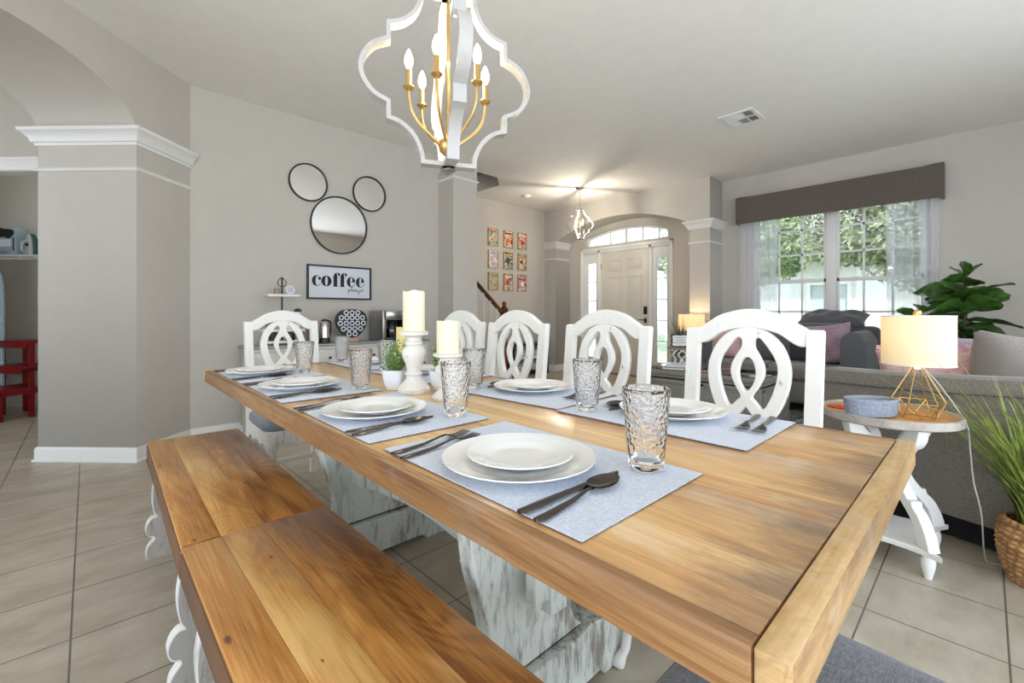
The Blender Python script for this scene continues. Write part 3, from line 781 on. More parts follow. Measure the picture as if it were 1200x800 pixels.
# ------------------------------------------------------------------ centrepiece
def holder(x, y, h, label, rb=.055, rt=.048):
    k = h/.205
    pr = [(.001, 0), (rb, 0), (rb+.001, .012*k), (rb-.004, .018*k), (rb-.008, .024*k), (.036, .034*k), (.027, .045*k), (.024, .055*k), (.030, .060*k), (.030, .066*k), (.024, .070*k), (.024, .080*k), (.030, .10*k), (.038, .118*k), (.041, .132*k), (.038, .146*k), (.030, .154*k), (.026, .158*k), (.031, .162*k), (.031, .170*k), (.026, .174*k), (.026, .184*k), (.032, .190*k), (rt, .193*k), (rt+.001, .203*k), (rt-.002, .205*k), (.001, .205*k)]
    o = MB().lathe(pr, (0, 0, 0), 40, cap=False).build('candle_holder', M_whitewash, None, angle=40)
    tag(o, label, 'candle holder', 'whitewashed candle holders on the table', loc=(x, y, zt)); return o
def candle(x, y, z, r, h, label, m):
    c = MB()
    pr = [(0, 0), (1, 0), (1, .5), (1, .96), (.97, 1.0), (.86, .995), (.8, .90), (.4, .87), (.02, .87)]
    def fn(u, v):
        rr, zz = pr[int(round(v*8))]; a = u*2*PI; w = .0022*math.sin(a*3+1)+.0014*math.sin(a*5) if zz > .94 else 0
        return (r*max(rr, .01)*math.cos(a), r*max(rr, .01)*math.sin(a), zz*h+w)
    c.grid(fn, 40, 9, True); t = thing('pillar_candle', label, 'candle', (x, y, z), 0, 'cream pillar candles')
    c.build('wax', m, t, angle=40); MB().tube([(0, 0, h*.86), (.001, 0, h*.93)], .0013, 6).build('wick', M_ink, t)
holder(.814, 1.351, .208, 'tall whitewashed turned candle holder between the potted greens')
candle(.814, 1.351, zt+.2085, .0375, .137, 'tall cream pillar candle on the tallest holder', M_candle)
holder(.828, 1.170, .143, 'short whitewashed candle holder behind the second bench-side glass', .05, .046)
candle(.828, 1.170, zt+.1435, .0355, .102, 'shorter cream pillar candle on the short holder', M_candle)
holder(.885, 1.53, .118, 'low whitewashed candle holder hidden behind the tallest holder', .05, .044)
candle(.885, 1.53, zt+.1185, .034, .097, 'yellowish pillar candle behind the tallest holder', M_candle2)
def small_pot(x, y, label, rz, seed):
    random.seed(seed)
    t = thing('potted_greenery', label, 'plant', (x, y, zt), rz, 'small potted greens')
    def fn(u, v):
        pr = [(.022, 0), (.026, .004), (.032, .02), (.037, .045), (.040, .070), (.037, .070), (.034, .060), (.001, .058)]
        r, z = pr[int(round(v*7))]; a = u*2*PI; c, s = math.cos(a), math.sin(a); e = .45
        return (r*math.copysign(abs(c)**e, c), r*math.copysign(abs(s)**e, s), z)
    MB().grid(fn, 40, 8, True).build('pot', M_pot, t, angle=40)
    f = MB()
    for i in range(46):
        a = random.uniform(0, 2*PI); r0 = random.uniform(0, .022); sp = random.uniform(.01, .055); h = random.uniform(.045, .115)
        p0 = Vector((r0*math.cos(a), r0*math.sin(a), .058)); p1 = Vector((sp*math.cos(a), sp*math.sin(a), .058+h))
        if h < .07: p1 += Vector((math.cos(a), math.sin(a), 0))*.012
        f.tube([p0, (p0+p1)/2+Vector((0, 0, .008)), p1], .0008, 4)
        for k in range(9):
            q = p0.lerp(p1, .25+.75*k/8); b = random.uniform(0, 2*PI); d = Vector((math.cos(b), math.sin(b), random.uniform(.1, .9))).normalized()
            sd = d.orthogonal().normalized(); l = random.uniform(.008, .014); w = l*.33
            f.quad(q, q+d*l*.5+sd*w, q+d*l, q+d*l*.5-sd*w)
    f.build('foliage', M_box, t, smooth=False)
small_pot(.793, 1.440, 'small leafy green plant in white pot beside the tallest candle holder', .6, 3)
small_pot(.906, 1.315, 'small leafy green plant in white pot beside the short candle holder', .5, 5)

# ------------------------------------------------------------------ chandeliers
def quatre(s, rx=1.0):
    # right half from bottom to top, centred at 0, half height .31, bulge .305
    def ar(cx, cz, r, a0, a1, n=10): return [(cx+r*math.cos(math.radians(a0+(a1-a0)*i/n)), cz+r*math.sin(math.radians(a0+(a1-a0)*i/n))) for i in range(n+1)]
    low = spl([(.098, -.31), (.105, -.265), (.130, -.215), (.170, -.182), (.215, -.168)], 5)
    mid = spl([(.215, -.112), (.262, -.088), (.295, -.045), (.306, 0), (.295, .045), (.262, .088), (.215, .112)], 5)
    half = low+mid+[(x, -z) for x, z in reversed(low)]
    return [(x*s, z*s) for x, z in half]
def offset(poly, d):
    n = len(poly); out = []
    for i in range(n):
        a, b, c = Vector(poly[i-1]), Vector(poly[i]), Vector(poly[(i+1) % n])
        d1 = (b-a); d2 = (c-b)
        if d1.length < 1e-7: d1 = d2
        if d2.length < 1e-7: d2 = d1
        d1.normalize(); d2.normalize(); n1 = Vector((-d1.y, d1.x)); n2 = Vector((-d2.y, d2.x)); nn = (n1+n2)
        nn = nn.normalized() if nn.length > 1e-6 else n1; k = 1/max(.5, nn.dot(n1)); out.append(tuple(b+nn*d*k))
    return out
def chandelier(name, label, loc, rz, s, arms, top, rad=.14, n_fr=2):
    t = thing(name, label, 'chandelier', loc, rz)
    h = quatre(s); poly = h+[(-x, z) for x, z in reversed(h)]
    for k in range(n_fr):
        MB().add(shape([poly, offset(poly, .0145*s)], .042*s, 0), RZ(k*PI/2) @ XZ).build('cage_frame', M_silverleaf, t, angle=30)
    r = MB().tube([(0, 0, -.27*s), (0, 0, top)], .0065*s, 10); r.lathe([(.001, 0), (.02, .002), (.02, .02), (.012, .03), (.001, .032)], (0, 0, .30*s), 20)
    r.build('stem', M_gold, t)
    MB().lathe([(.002, -.31), (.012, -.305), (.009, -.295), (.004, -.285), (.03, -.262), (.036, -.24), (.034, -.225), (.02, -.215), (.012, -.20), (.008, -.18)], (0, 0, 0), 24).build('hub', M_gold, t) if s > .8 else \
        MB().lathe([(.002, -.26*s), (.03*s, -.25*s), (.03*s, -.22*s), (.01*s, -.19*s)], (0, 0, 0), 16).build('hub', M_gold, t)
    MB().lathe([(.001, 0), (.03*s, 0), (.03*s, .004), (.001, .005)], (0, 0, -.322*s), 4).build('bottom_plate', M_stain, t)
    MB().lathe([(.001, 0), (.062, 0), (.06, -.012), (.04, -.022), (.001, -.026)], (0, 0, top), 28, cap=False).build('canopy', M_stain if s < .8 else M_gold, t)
    rad = rad*s
    for k in range(arms):
        a = 2*PI*k/arms+(.077 if s > .8 else .35); c, sn = math.cos(a), math.sin(a)
        P = spl([(.02*s, -.235*s), (.06*s, -.205*s), (.105*s, -.165*s), (.132*s if s > .8 else .12*s, -.12*s), (rad, -.075*s), (rad, -.055*s)], 6)
        arm = MB().tube([(p[0]*c, p[0]*sn, p[1]) for p in P], .0048*s, 8)
        o = arm.build('arm', M_gold, t)
        cp = MB().lathe([(.004, -.062), (.014, -.058), (.0205, -.050), (.020, -.046), (.012, -.044), (.0105, -.040), (.0105, .012), (.001, .013)] if s > .8 else [(.002, -.035), (.012, -.03), (.012, -.025), (.007, -.02), (.007, .01), (.001, .012)], (rad*c, rad*sn, 0), 16)
        cp.build('candle_cup', M_gold, o)
        kk = 1 if s > .8 else .75
        MB().lathe([(.004*kk, .012*kk), (.010*kk, .022*kk), (.0155*kk, .038*kk), (.0145*kk, .056*kk), (.009*kk, .074*kk), (.003*kk, .086*kk), (.0005, .088*kk)], (rad*c, rad*sn, 0), 16, cap=False).build('bulb', M_bulb, o)
    return t
chandelier('lantern_chandelier', 'white quatrefoil lantern chandelier with gold arms above the dining table', (.969, 1.367, 1.905), math.atan2(-.429, .903), 1.03, 6, HC-1.905-.001)
chandelier('entry_pendant', 'small quatrefoil lantern pendant hanging in the entry', (5.305, 4.138, 2.355), 1.0, .70, 4, HC-2.355-.001, .11)
for nm, loc, e, c in (('chandelier_light', (.969, 1.367, 1.98), 16, (1, .84, .62)), ('entry_light', (5.305, 4.138, 2.36), 55, (1, .90, .74))):
    l = bpy.data.lights.new(nm, 'POINT'); l.energy = e; l.color = c; l.shadow_soft_size = .03
    o = bpy.data.objects.new(nm, l); C.objects.link(o); o.location = loc

# ------------------------------------------------------------------ mirrors and sign
def mirror(x, z, r, label):
    t = thing('round_mirror', label, 'mirror', (x, 4.458, z), 0, 'round mirrors on the coffee wall')
    Mx = RX(PI/2)
    MB().lathe([(r-.012, 0), (r, 0), (r+.001, .018), (r-.001, .020), (r-.012, .020), (r-.013, .012), (r-.012, 0)], (0, 0, 0), 72, M=Mx, cap=False).build('frame', M_black, t)
    MB().lathe([(.001, .008), (r-.009, .008), (r-.009, .002), (.001, .002)], (0, 0, 0), 72, M=Mx, cap=False).build('mirror_glass', M_mirror, t)
mirror(1.532, 2.293, .180, 'small round black-framed mirror, upper one nearer the arch')
mirror(1.834, 1.922, .287, 'large round black-framed mirror above the coffee sign')
mirror(2.150, 2.293, .183, 'small round black-framed mirror, upper one nearer the column')
def sign():
    t = thing('coffee_sign', 'black-framed white sign reading coffee please above the cabinet', 'sign', (1.84, 4.458, 1.347))
    w, h, f = .324, .167, .016
    MB().add(shape([[(-w, -h), (w, -h), (w, h), (-w, h)], [(-w+f, -h+f), (w-f, -h+f), (w-f, h-f), (-w+f, h-f)]], .024, .001), T(0, -.012, 0) @ XZ).build('frame', M_black, t, smooth=False)
    MB().box(-w+f, w-f, -.012, -.004, -h+f, h-f).build('board', M_white, t, smooth=False)
    L = MB()
    def el(cx, cz, a, b, n=28, a0=0, a1=360): return [(cx+a*math.cos(math.radians(a0+(a1-a0)*i/n)), cz+b*math.sin(math.radians(a0+(a1-a0)*i/n))) for i in range(n+(0 if a1-a0 == 360 else 1))]
    def put2(outs): L.add(shape(outs, .002), T(0, -.0135, 0) @ XZ)
    b = .052; base = .0
    def o_(cx): put2([el(cx, 0, .050, b), el(cx, 0, .013, b*.88)])
    def c_(cx):
        put2([el(cx, 0, .046, b, 20, 75, 285)+el(cx, 0, .012, b*.9, 16, 285, 75)])
        L.tube([(cx+p[0], -.0135, p[1]) for p in el(.004, 0, .034, b*.96, 10, -90, -25)], .0022, 5)
        put2([el(cx+.026, .022, .014, .014, 16)]); L.tube([(cx+p[0], -.0135, p[1]) for p in el(.004, 0, .03, b*.96, 8, 30, 90)], .0022, 5)
    def e_(cx):
        put2([el(cx, 0, .046, b, 20, 75, 285)+el(cx, 0, .012, b*.9, 16, 285, 75)])
        put2([el(cx, 0, .040, b, 10, 0, 80)+[(cx+.012, b*.8), (cx+.012, 0)]])
        put2([[(cx-.012, -.002), (cx+.040, -.002), (cx+.040, .002), (cx-.012, .002)]])
        L.tube([(cx+p[0], -.0135, p[1]) for p in el(.004, 0, .034, b*.96, 10, -90, -20)], .0022, 5)
    def f_(cx):
        put2([[(cx-.018, -b), (cx+.018, -b), (cx+.018, .055), (cx+.012, .080), (cx+.022, .090), (cx+.008, .088), (cx-.008, .075), (cx-.018, .052)]])
        put2([[(cx-.028, -b), (cx+.028, -b), (cx+.028, -b+.004), (cx-.028, -b+.004)]]); put2([[(cx-.03, .040), (cx+.034, .040), (cx+.034, .044), (cx-.03, .044)]])
        put2([el(cx+.036, .070, .013, .013, 16)]); L.tube([(cx+.012, -.0135, .086), (cx+.026, -.0135, .089), (cx+.040, -.0135, .080)], .0025, 5)
    Z0 = .012
    for fn, x in ((c_, -.232), (o_, -.140), (f_, -.052), (f_, .018), (e_, .110), (e_, .206)): fn(x)
    bmesh.ops.translate(L.b, verts=L.b.verts, vec=(0, 0, Z0))
    # script word please
    def scr(pts): L.tube([(x, -.0135, z) for x, z in spl(pts, 5)], .0017, 5)
    y = -.085; x0 = .075
    scr([(x0, y+.016), (x0+.008, y+.022), (x0+.003, y-.034)]); scr([(x0+.004, y+.0), (x0+.010, y+.020), (x0+.020, y+.016), (x0+.018, y+.002), (x0+.006, y+.002)])
    scr([(x0+.018, y+.004), (x0+.034, y+.018), (x0+.046, y+.048), (x0+.040, y+.050), (x0+.036, y+.008), (x0+.042, y), (x0+.052, y+.010), (x0+.062, y+.018), (x0+.058, y+.022), (x0+.053, y+.012), (x0+.056, y+.001), (x0+.066, y+.003), (x0+.076, y+.018), (x0+.088, y+.020), (x0+.078, y+.014), (x0+.075, y+.003), (x0+.086, y+.006), (x0+.092, y+.018), (x0+.092, y+.003), (x0+.100, y+.004), (x0+.112, y+.022), (x0+.108, y+.014), (x0+.120, y+.002), (x0+.114, y-.024), (x0+.106, y-.026), (x0+.112, y-.010), (x0+.136, y+.010), (x0+.152, y+.022), (x0+.148, y+.026), (x0+.142, y+.014), (x0+.146, y+.003), (x0+.160, y+.012), (x0+.172, y+.022)])
    L.build('lettering', M_ink, t, smooth=False)
sign()

# ------------------------------------------------------------------ coffee bar
def cabinet():
    t = thing('coffee_cabinet', 'pale painted sideboard cabinet below the coffee sign', 'cabinet', (1.80, 4.27, 0))
    w, d, h = .84, .17, .745
    MB().box(-w, w, -d, d, .08, h, .004).build('body', M_cab, t)
    MB().box(-w-.02, w+.02, -d-.02, d+.01, h, h+.022, .005).build('worktop', M_cabtop, t)
    MB().box(-w-.012, w+.012, -d-.012, d, h-.022, h, .004).build('top_moulding', M_cab, t)
    MB().box(-w+.02, w-.02, -d+.02, d, 0, .08).build('plinth', M_cab, t)
    n = 4; cw = 2*w/n
    for k in range(n):
        a, b = -w+k*cw+.015, -w+(k+1)*cw-.015
        f = MB().box(a, b, -d-.014, -d, .57, .715, .004); f.box(a+.03, b-.03, -d-.018, -d-.012, .60, .685, .004)
        o = f.build('drawer', M_cab, t); MB().lathe([(.003, 0), (.005, .01), (.012, .016), (.012, .022), (.002, .025)], (0, 0, 0), 14, M=T((a+b)/2, -d-.016, .642) @ RX(PI/2)).build('knob', M_black, o)
        f = MB().box(a, b, -d-.014, -d, .10, .555, .004)
        for (p, q, e, g) in ((a+.02, b-.02, .12, .15), (a+.02, b-.02, .505, .535), (a+.02, a+.05, .12, .535), (b-.05, b-.02, .12, .535)): f.box(p, q, -d-.020, -d-.012, e, g, .003)
        o = f.build('door', M_cab, t); MB().lathe([(.003, 0), (.005, .01), (.012, .016), (.012, .022), (.002, .025)], (0, 0, 0), 14, M=T(b-.03 if k % 2 == 0 else a+.03, -d-.018, .38) @ RX(PI/2)).build('knob', M_black, o)
cabinet()
CZ = .7675
def tiered():
    t = thing('tiered_stand', 'white three-tier stand with black pole on the cabinet', 'stand', (1.245, 4.27, CZ))
    for z, w in ((.025, .17), (.105+.02, .17), (.43, .13)):
        MB().box(-w, w, -.08, .08, z-.01, z+.012, .003).build('shelf', M_chairw, t)
    MB().tube([(0, 0, 0.015), (0, 0, .575)], .007, 10).build('pole', M_black, t)
    m = MB().tube([(.034*math.cos(a*PI/12), 0, .545+.036*math.sin(a*PI/12)) for a in range(24)], .004, 6, True); m.lathe([(.008, 0), (.01, .012), (.001, .024)], (0, 0, .575), 10)
    m.build('ring_handle', M_black, t)
tiered()
tag(MB().lathe([(.001, 0), (.024, 0), (.025, .05), (.022, .052), (.001, .052)], (0, 0, 0), 20, cap=False).build('candle_jar', mat('jar_brown', (150, 132, 112), .3)), 'small brown candle jar on the top tier', 'jar', loc=(1.20, 4.26, CZ+.4425))
pl = thing('round_plaque', 'round white plaque with small lettering on the top tier', 'plaque', (1.30, 4.235, CZ+.4425))
MB().lathe([(.001, 0), (.040, 0), (.040, .008), (.001, .008)], (0, 0, 0), 32, M=T(0, 0, .040) @ RX(PI/2), cap=False).build('plaque_disc', M_white, pl)
q = MB()
for z, w in ((.055, .014), (.045, .022), (.034, .026), (.026, .022)): q.tube([(-w+2*w*i/12, -.009, z+.002*math.sin(i*2.1)) for i in range(13)], .0009, 4)
q.build('lettering', M_ink, pl)
tag(MB().box(-.028, .028, -.02, .02, 0, .05, .003).build('white_box', M_pot), 'small white box behind the crest of the head chair', 'box', loc=(1.30, 4.27, CZ+.138))
# succulent
su = thing('succulent_pot', 'tiny dark succulent on the tiered stand behind the head chair', 'plant', (1.37, 4.25, CZ+.138))
MB().lathe([(.001, 0), (.02, 0), (.026, .15), (.022, .15), (.001, .145)], (0, 0, 0), 18, cap=False).build('pot', M_pot, su)
m = MB()
for i in range(26):
    a = i*2.4; e = .2+.045*i; p = Vector((0, 0, .15)); d = Vector((math.cos(a)*math.cos(e), math.sin(a)*math.cos(e), math.sin(e))); s = d.orthogonal().normalized()*.008
    m.quad(p, p+d*.02+s, p+d*.045, p+d*.02-s)
m.build('leaves', M_leaf, su, smooth=False)
for (x, y, z, nm, lab, mm, pr) in (
    (1.16, 4.22, CZ+.0385, 'black_mug', 'black mug on the lowest tier behind the chair splat', M_black, [(.001, 0), (.032, 0), (.036, .05), (.036, .072), (.032, .072), (.03, .01), (.001, .008)]),
    (1.30, 4.22, CZ+.0385, 'black_canister', 'black canister on the lowest tier behind the chair eye', M_black, [(.001, 0), (.036, 0), (.036, .06), (.03, .074), (.001, .076)]),
    (1.14, 4.26, CZ+.138, 'brown_canister', 'brown canister on the middle tier behind the chair back', mat('canister_brown', (128, 104, 84), .5), [(.001, 0), (.03, 0), (.03, .09), (.026, .10), (.001, .10)]),
    (1.225, 4.22, CZ+.138, 'black_cup', 'small black cup on the middle tier beside the pole', M_black, [(.001, 0), (.02, 0), (.024, .05), (.02, .05), (.001, .01)])):
    tag(MB().lathe(pr, (0, 0, 0), 24, cap=False).build(nm, mm), lab, nm.split('_')[1], loc=(x, y, z))
def kettle():
    t = thing('electric_kettle', 'steel electric kettle with black base on the cabinet', 'kettle', (1.598, 4.22, CZ), .3)
    MB().lathe([(.001, 0), (.050, 0), (.052, .015), (.048, .035), (.046, .05), (.001, .05)], (0, 0, 0), 30, cap=False).build('base', M_black, t)
    MB().lathe([(.001, .05), (.047, .05), (.045, .10), (.041, .15), (.034, .195), (.031, .20), (.001, .202)], (0, 0, 0), 36, cap=False).build('body', M_chrome, t)
    MB().lathe([(.031, .20), (.030, .212), (.018, .22), (.001, .222)], (0, 0, 0), 28, cap=False).build('lid', M_black, t)
    MB().tube(spl([(.028, 0, .208), (.055, 0, .20), (.066, 0, .16), (.064, 0, .10), (.052, 0, .05)], 5), .008, 10).build('handle', M_black, t)
    MB().tube([(-.030, 0, .185), (-.050, 0, .197)], [.014, .007], 10).build('spout', M_chrome, t)
kettle()
tag(MB().tube(spl([(0, 0, .006), (0, 0, .03), (-.008, 0, .09), (-.018, 0, .13), (-.045, 0, .145), (-.062, 0, .14)], 5), [.03]*5+[.034]*5+[.028]*5+[.02]*5+[.014]*5+[.006], 16).build('wooden_bird', wood('bird_wood', (96, 62, 40), (128, 88, 60), (150, 110, 78), (8, 8, 3), .5, False)), 'brown carved wooden bird figure beside the kettle', 'figurine', loc=(1.475, 4.20, CZ))
tag(MB().box(-.03, .03, -.03, .03, 0, .20, .008).build('black_grinder', M_black), 'black upright coffee grinder between kettle and head chair', 'grinder', loc=(1.535, 4.31, CZ))
def pods():
    t = thing('pod_rack', 'black rounded pod rack with white-rimmed coffee pods on the cabinet', 'rack', (1.862, 4.24, CZ))
    o = spl([(0, .035), (.07, .055), (.125, .11), (.155, .18), (.15, .25), (.10, .30), (0, .315), (-.10, .30), (-.15, .25), (-.155, .18), (-.125, .11), (-.07, .055)], 6, True)
    MB().add(shape([o], .02, .003), XZ).build('rack_board', M_black, t)
    MB().box(-.06, .06, -.03, .03, 0, .038, .004).build('foot', mat('pink_foot', (196, 150, 128), .5), t)
    k = 0
    for row, (z, xs) in enumerate(((.075, (-.03, .03)), (.125, (-.085, -.028, .028, .085)), (.178, (-.115, -.057, 0, .057, .115)), (.232, (-.105, -.052, 0, .052, .105)), (.280, (-.058, 0, .058)))):
        for x in xs:
            p = MB().lathe([(.014, 0), (.025, .004), (.025, .008), (.019, .009), (.019, .006), (.001, .005)], (0, 0, 0), 20, M=T(x, -.010, z) @ RX(PI/2), cap=False).build('coffee_pod', M_white, t)
            MB().lathe([(.001, .0055), (.013, .0055), (.013, .0075), (.001, .0078)], (0, 0, 0), 12, M=T(x, -.010, z) @ RX(PI/2), cap=False).build('pod_lid', M_ink, p)
pods()
def maker():
    t = thing('coffee_maker', 'stainless drip coffee maker with glass carafe on the cabinet', 'coffee maker', (2.30, 4.26, CZ))
    MB().box(-.155, .155, .03, .14, 0, .30, .008).build('body', M_black, t)
    MB().box(-.16, .16, -.13, .14, .205, .305, .012).build('head', M_stain, t)
    MB().box(-.16, .16, -.13, .14, 0, .035, .008).build('base', M_black, t)
    MB().box(-.165, -.125, -.13, .14, 0, .30, .006).build('side_panel', M_stain, t)
    MB().box(.08, .165, -.10, .14, .03, .30, .006).build('water_tank', M_black, t)
    o = MB().lathe([(.001, .04), (.06, .04), (.068, .07), (.064, .13), (.045, .17), (.043, .17), (.06, .13), (.064, .07), (.056, .044), (.001, .044)], (-.02, -.05, 0), 30, cap=False).build('carafe', M_clear, t)
    MB().lathe([(.001, .046), (.055, .046), (.06, .07), (.058, .10), (.001, .10)], (-.02, -.05, 0), 24, cap=False).build('coffee', mat('brewed_coffee', (22, 12, 8), .1), o)
    MB().lathe([(.001, .185), (.042, .185), (.046, .172), (.001, .168)], (-.02, -.05, 0), 24, cap=False).build('carafe_lid', M_black, o)
    MB().tube([(-.02, -.095, .165), (-.02, -.14, .16), (-.02, -.145, .10), (-.02, -.12, .07)], .007, 8).build('carafe_handle', M_black, o)
    MB().box(-.12, .08, -.134, -.129, .215, .295, .002).build('control_strip', M_chrome, t)
maker()

# ------------------------------------------------------------------ pictures on the stair wall
PAL = [((150, 180, 176), (228, 206, 160), (196, 96, 70), (60, 80, 100)), ((240, 214, 190), (214, 110, 70), (60, 50, 50), (232, 170, 110)), ((190, 204, 190), (196, 40, 40), (230, 210, 180), (60, 70, 90)),
       ((214, 208, 214), (212, 168, 150), (150, 170, 196), (236, 222, 210)), ((200, 214, 232), (58, 60, 70), (224, 180, 70), (90, 90, 100)), ((232, 206, 170), (70, 66, 62), (190, 150, 110), (120, 130, 120)),
       ((176, 190, 150), (214, 170, 120), (110, 150, 160), (200, 90, 80)), ((170, 196, 176), (202, 50, 44), (236, 220, 190), (90, 60, 50)), ((214, 70, 70), (232, 226, 220), (120, 160, 190), (90, 40, 40))]
lab = ['teal and cream', 'orange and white', 'sage and red', 'lilac and peach', 'pale blue and charcoal', 'tan and dark brown', 'olive and sand', 'mint and red', 'red and white']
for r_ in range(3):
    for c_ in range(3):
        k = r_*3+c_; x = (4.86, 5.20, 5.535)[c_]; z = (2.295, 1.93, 1.565)[r_]
        t = thing('framed_print', 'gilt-framed %s print, %s row %s' % (lab[k], ('top', 'middle', 'bottom')[r_], ('beside the column', 'in the centre column', 'nearest the entry')[c_]), 'picture', (x, 5.598, z), 0, 'nine framed prints on the stair wall')
        w, h = .105, .145
        MB().add(shape([[(-w, -h), (w, -h), (w, h), (-w, h)], [(-w+.007, -h+.007), (w-.007, -h+.007), (w-.007, h-.007), (-w+.007, h-.007)]], .022), T(0, -.011, 0) @ XZ).build('frame', M_gold, t, smooth=False)
        x_ = N('print_%d' % k); x_.set(Roughness=.4); P = [lin(p) for p in PAL[k]]
        tc = x_.coord((1, 1, 1)); mpv = x_.n('ShaderNodeVectorMath', operation='ADD'); mpv.inputs[1].default_value = (k*3.1, k*1.7, k*2.3); x_.l(tc, mpv.inputs[0])
        f = x_.noise(mpv.outputs[0], 14, 2, .5, .6)
        x_.color(x_.ramp(f, [(0, P[3]), (.40, P[0]), (.50, P[1]), (.57, P[2]), (.64, P[0])], 'CONSTANT'))
        pp = MB().box(-w+.007, w-.007, -.010, -.004, -h+.007, h-.007).build('print_sheet', x_.m, t, smooth=False)
        # plain printed shapes, each print its own arrangement
        rr = random.Random(40+k); a = MB()
        cx, cz = rr.uniform(-.03, .03), rr.uniform(-.03, .03); R = rr.uniform(.03, .05)
        a.add(shape([[(cx+R*math.cos(i*PI/12), cz+R*math.sin(i*PI/12)) for i in range(24)]], .0015), T(0, -.0108, 0) @ XZ)
        a.build('printed_disc', mat('print_ink_%d' % k, PAL[k][1], .5), pp, smooth=False)
        MB().box(-.075, .075, -.0115, -.0102, .085, .11).build('printed_band', mat('print_band_%d' % k, PAL[k][2], .5), pp, smooth=False)

# ------------------------------------------------------------------ ceiling fittings
def vent():
    t = thing('ceiling_vent', 'white ceiling air vent with louvred quarters', 'vent', (4.51, 1.592, HC))
    a, b = .165, .152
    f = MB().add(shape([[(-a, -b), (a, -b), (a, b), (-a, b)], [(-a+.03, -b+.03), (a-.03, -b+.03), (a-.03, b-.03), (-a+.03, b-.03)]], .012, .002), T(0, 0, -.006))
    f.box(-.008, .008, -b+.03, b-.03, -.012, -.002); f.box(-a+.03, a-.03, -.045, -.036, -.012, -.002); f.box(-a+.03, a-.03, .036, .045, -.012, -.002)
    f.build('frame', M_trim, t)
    MB().box(-a+.03, a-.03, -b+.03, b-.03, -.003, -.001).build('duct', M_dark, t, smooth=False)
    s = MB()
    for (x0, x1, y0, y1, ang, ax) in ((-a+.03, -.008, -b+.03, -.045, .7, 'x'), (.008, a-.03, -b+.03, -.045, .7, 'x'), (-a+.03, -.008, -.036, .036, .7, 'y'), (.008, a-.03, -.036, .036, -.7, 'y'), (-a+.03, -.008, .045, b-.03, -.7, 'x'), (.008, a-.03, .045, b-.03, -.7, 'x')):
        n = 7
        for i in range(n):
            if ax == 'x': yy = y0+(y1-y0)*(i+.5)/n; s.box(-(x1-x0)/2, (x1-x0)/2, -.006, .006, -.0006, .0006, M=T((x0+x1)/2, yy, -.008) @ RX(ang))
            else: xx = x0+(x1-x0)*(i+.5)/n; s.box(-.008, .008, -(y1-y0)/2, (y1-y0)/2, -.0006, .0006, M=T(xx, (y0+y1)/2, -.008) @ RY(ang))
    s.build('louvres', M_trim, t, smooth=False)
vent()
t = thing('smoke_detector', 'round white smoke detector on the entry ceiling', 'smoke detector', (5.04, 4.99, HC))
MB().lathe([(.001, 0), (.07, 0), (.068, -.018), (.055, -.03), (.001, -.033)], (0, 0, 0), 32, cap=False).build('housing', M_trim, t)
MB().lathe([(.001, -.033), (.025, -.033), (.022, -.04), (.001, -.041)], (0, 0, 0), 20, cap=False).build('sensor_cap', M_trim, t)

# ------------------------------------------------------------------ soft shapes
def pillow(name, w, h, th, m, loc, rot, label, group='throw pillows', ruffle=False, n=22, floppy=0, seed=1):
    rr = random.Random(seed); a1, a2 = rr.uniform(0, 6), rr.uniform(0, 6)
    t = thing(name, label, 'cushion', loc, 0, group); t.rotation_euler = rot
    b = MB()
    def side(s):
        def g(u, v):
            x, y = 2*u-1, 2*v-1
            k = (1-abs(x)**2.6)*(1-abs(y)**2.6); k = max(0, k)**.42
            pin = 1-.10*(abs(x)*abs(y))+.0; ex = x*(1-.07*(1-y*y)); ey = y*(1-.07*(1-x*x))
            wr = floppy*.02*math.sin(6*x+a1)*math.sin(5*y+a2)*k
            return (w/2*ex, s*th/2*k+wr, h/2*(ey+1))
        return g
    b.grid(side(1), n, n); b.grid(side(-1), n, n); bmesh.ops.remove_doubles(b.b, verts=b.b.verts, dist=.0005)
    b.build('cover', m, t, angle=80)
    if ruffle:
        r = MB()
        def rf(u, v):
            P = u; x = -w/2*.97+w*.97*P; z = h*.985-.02*math.cos((P-.5)*PI)*0
            return (x, .012*math.sin(P*70)*(v), z+.028*v)
        r.grid(rf, 160, 3); r.build('ruffle', m, t, angle=80)
    return t

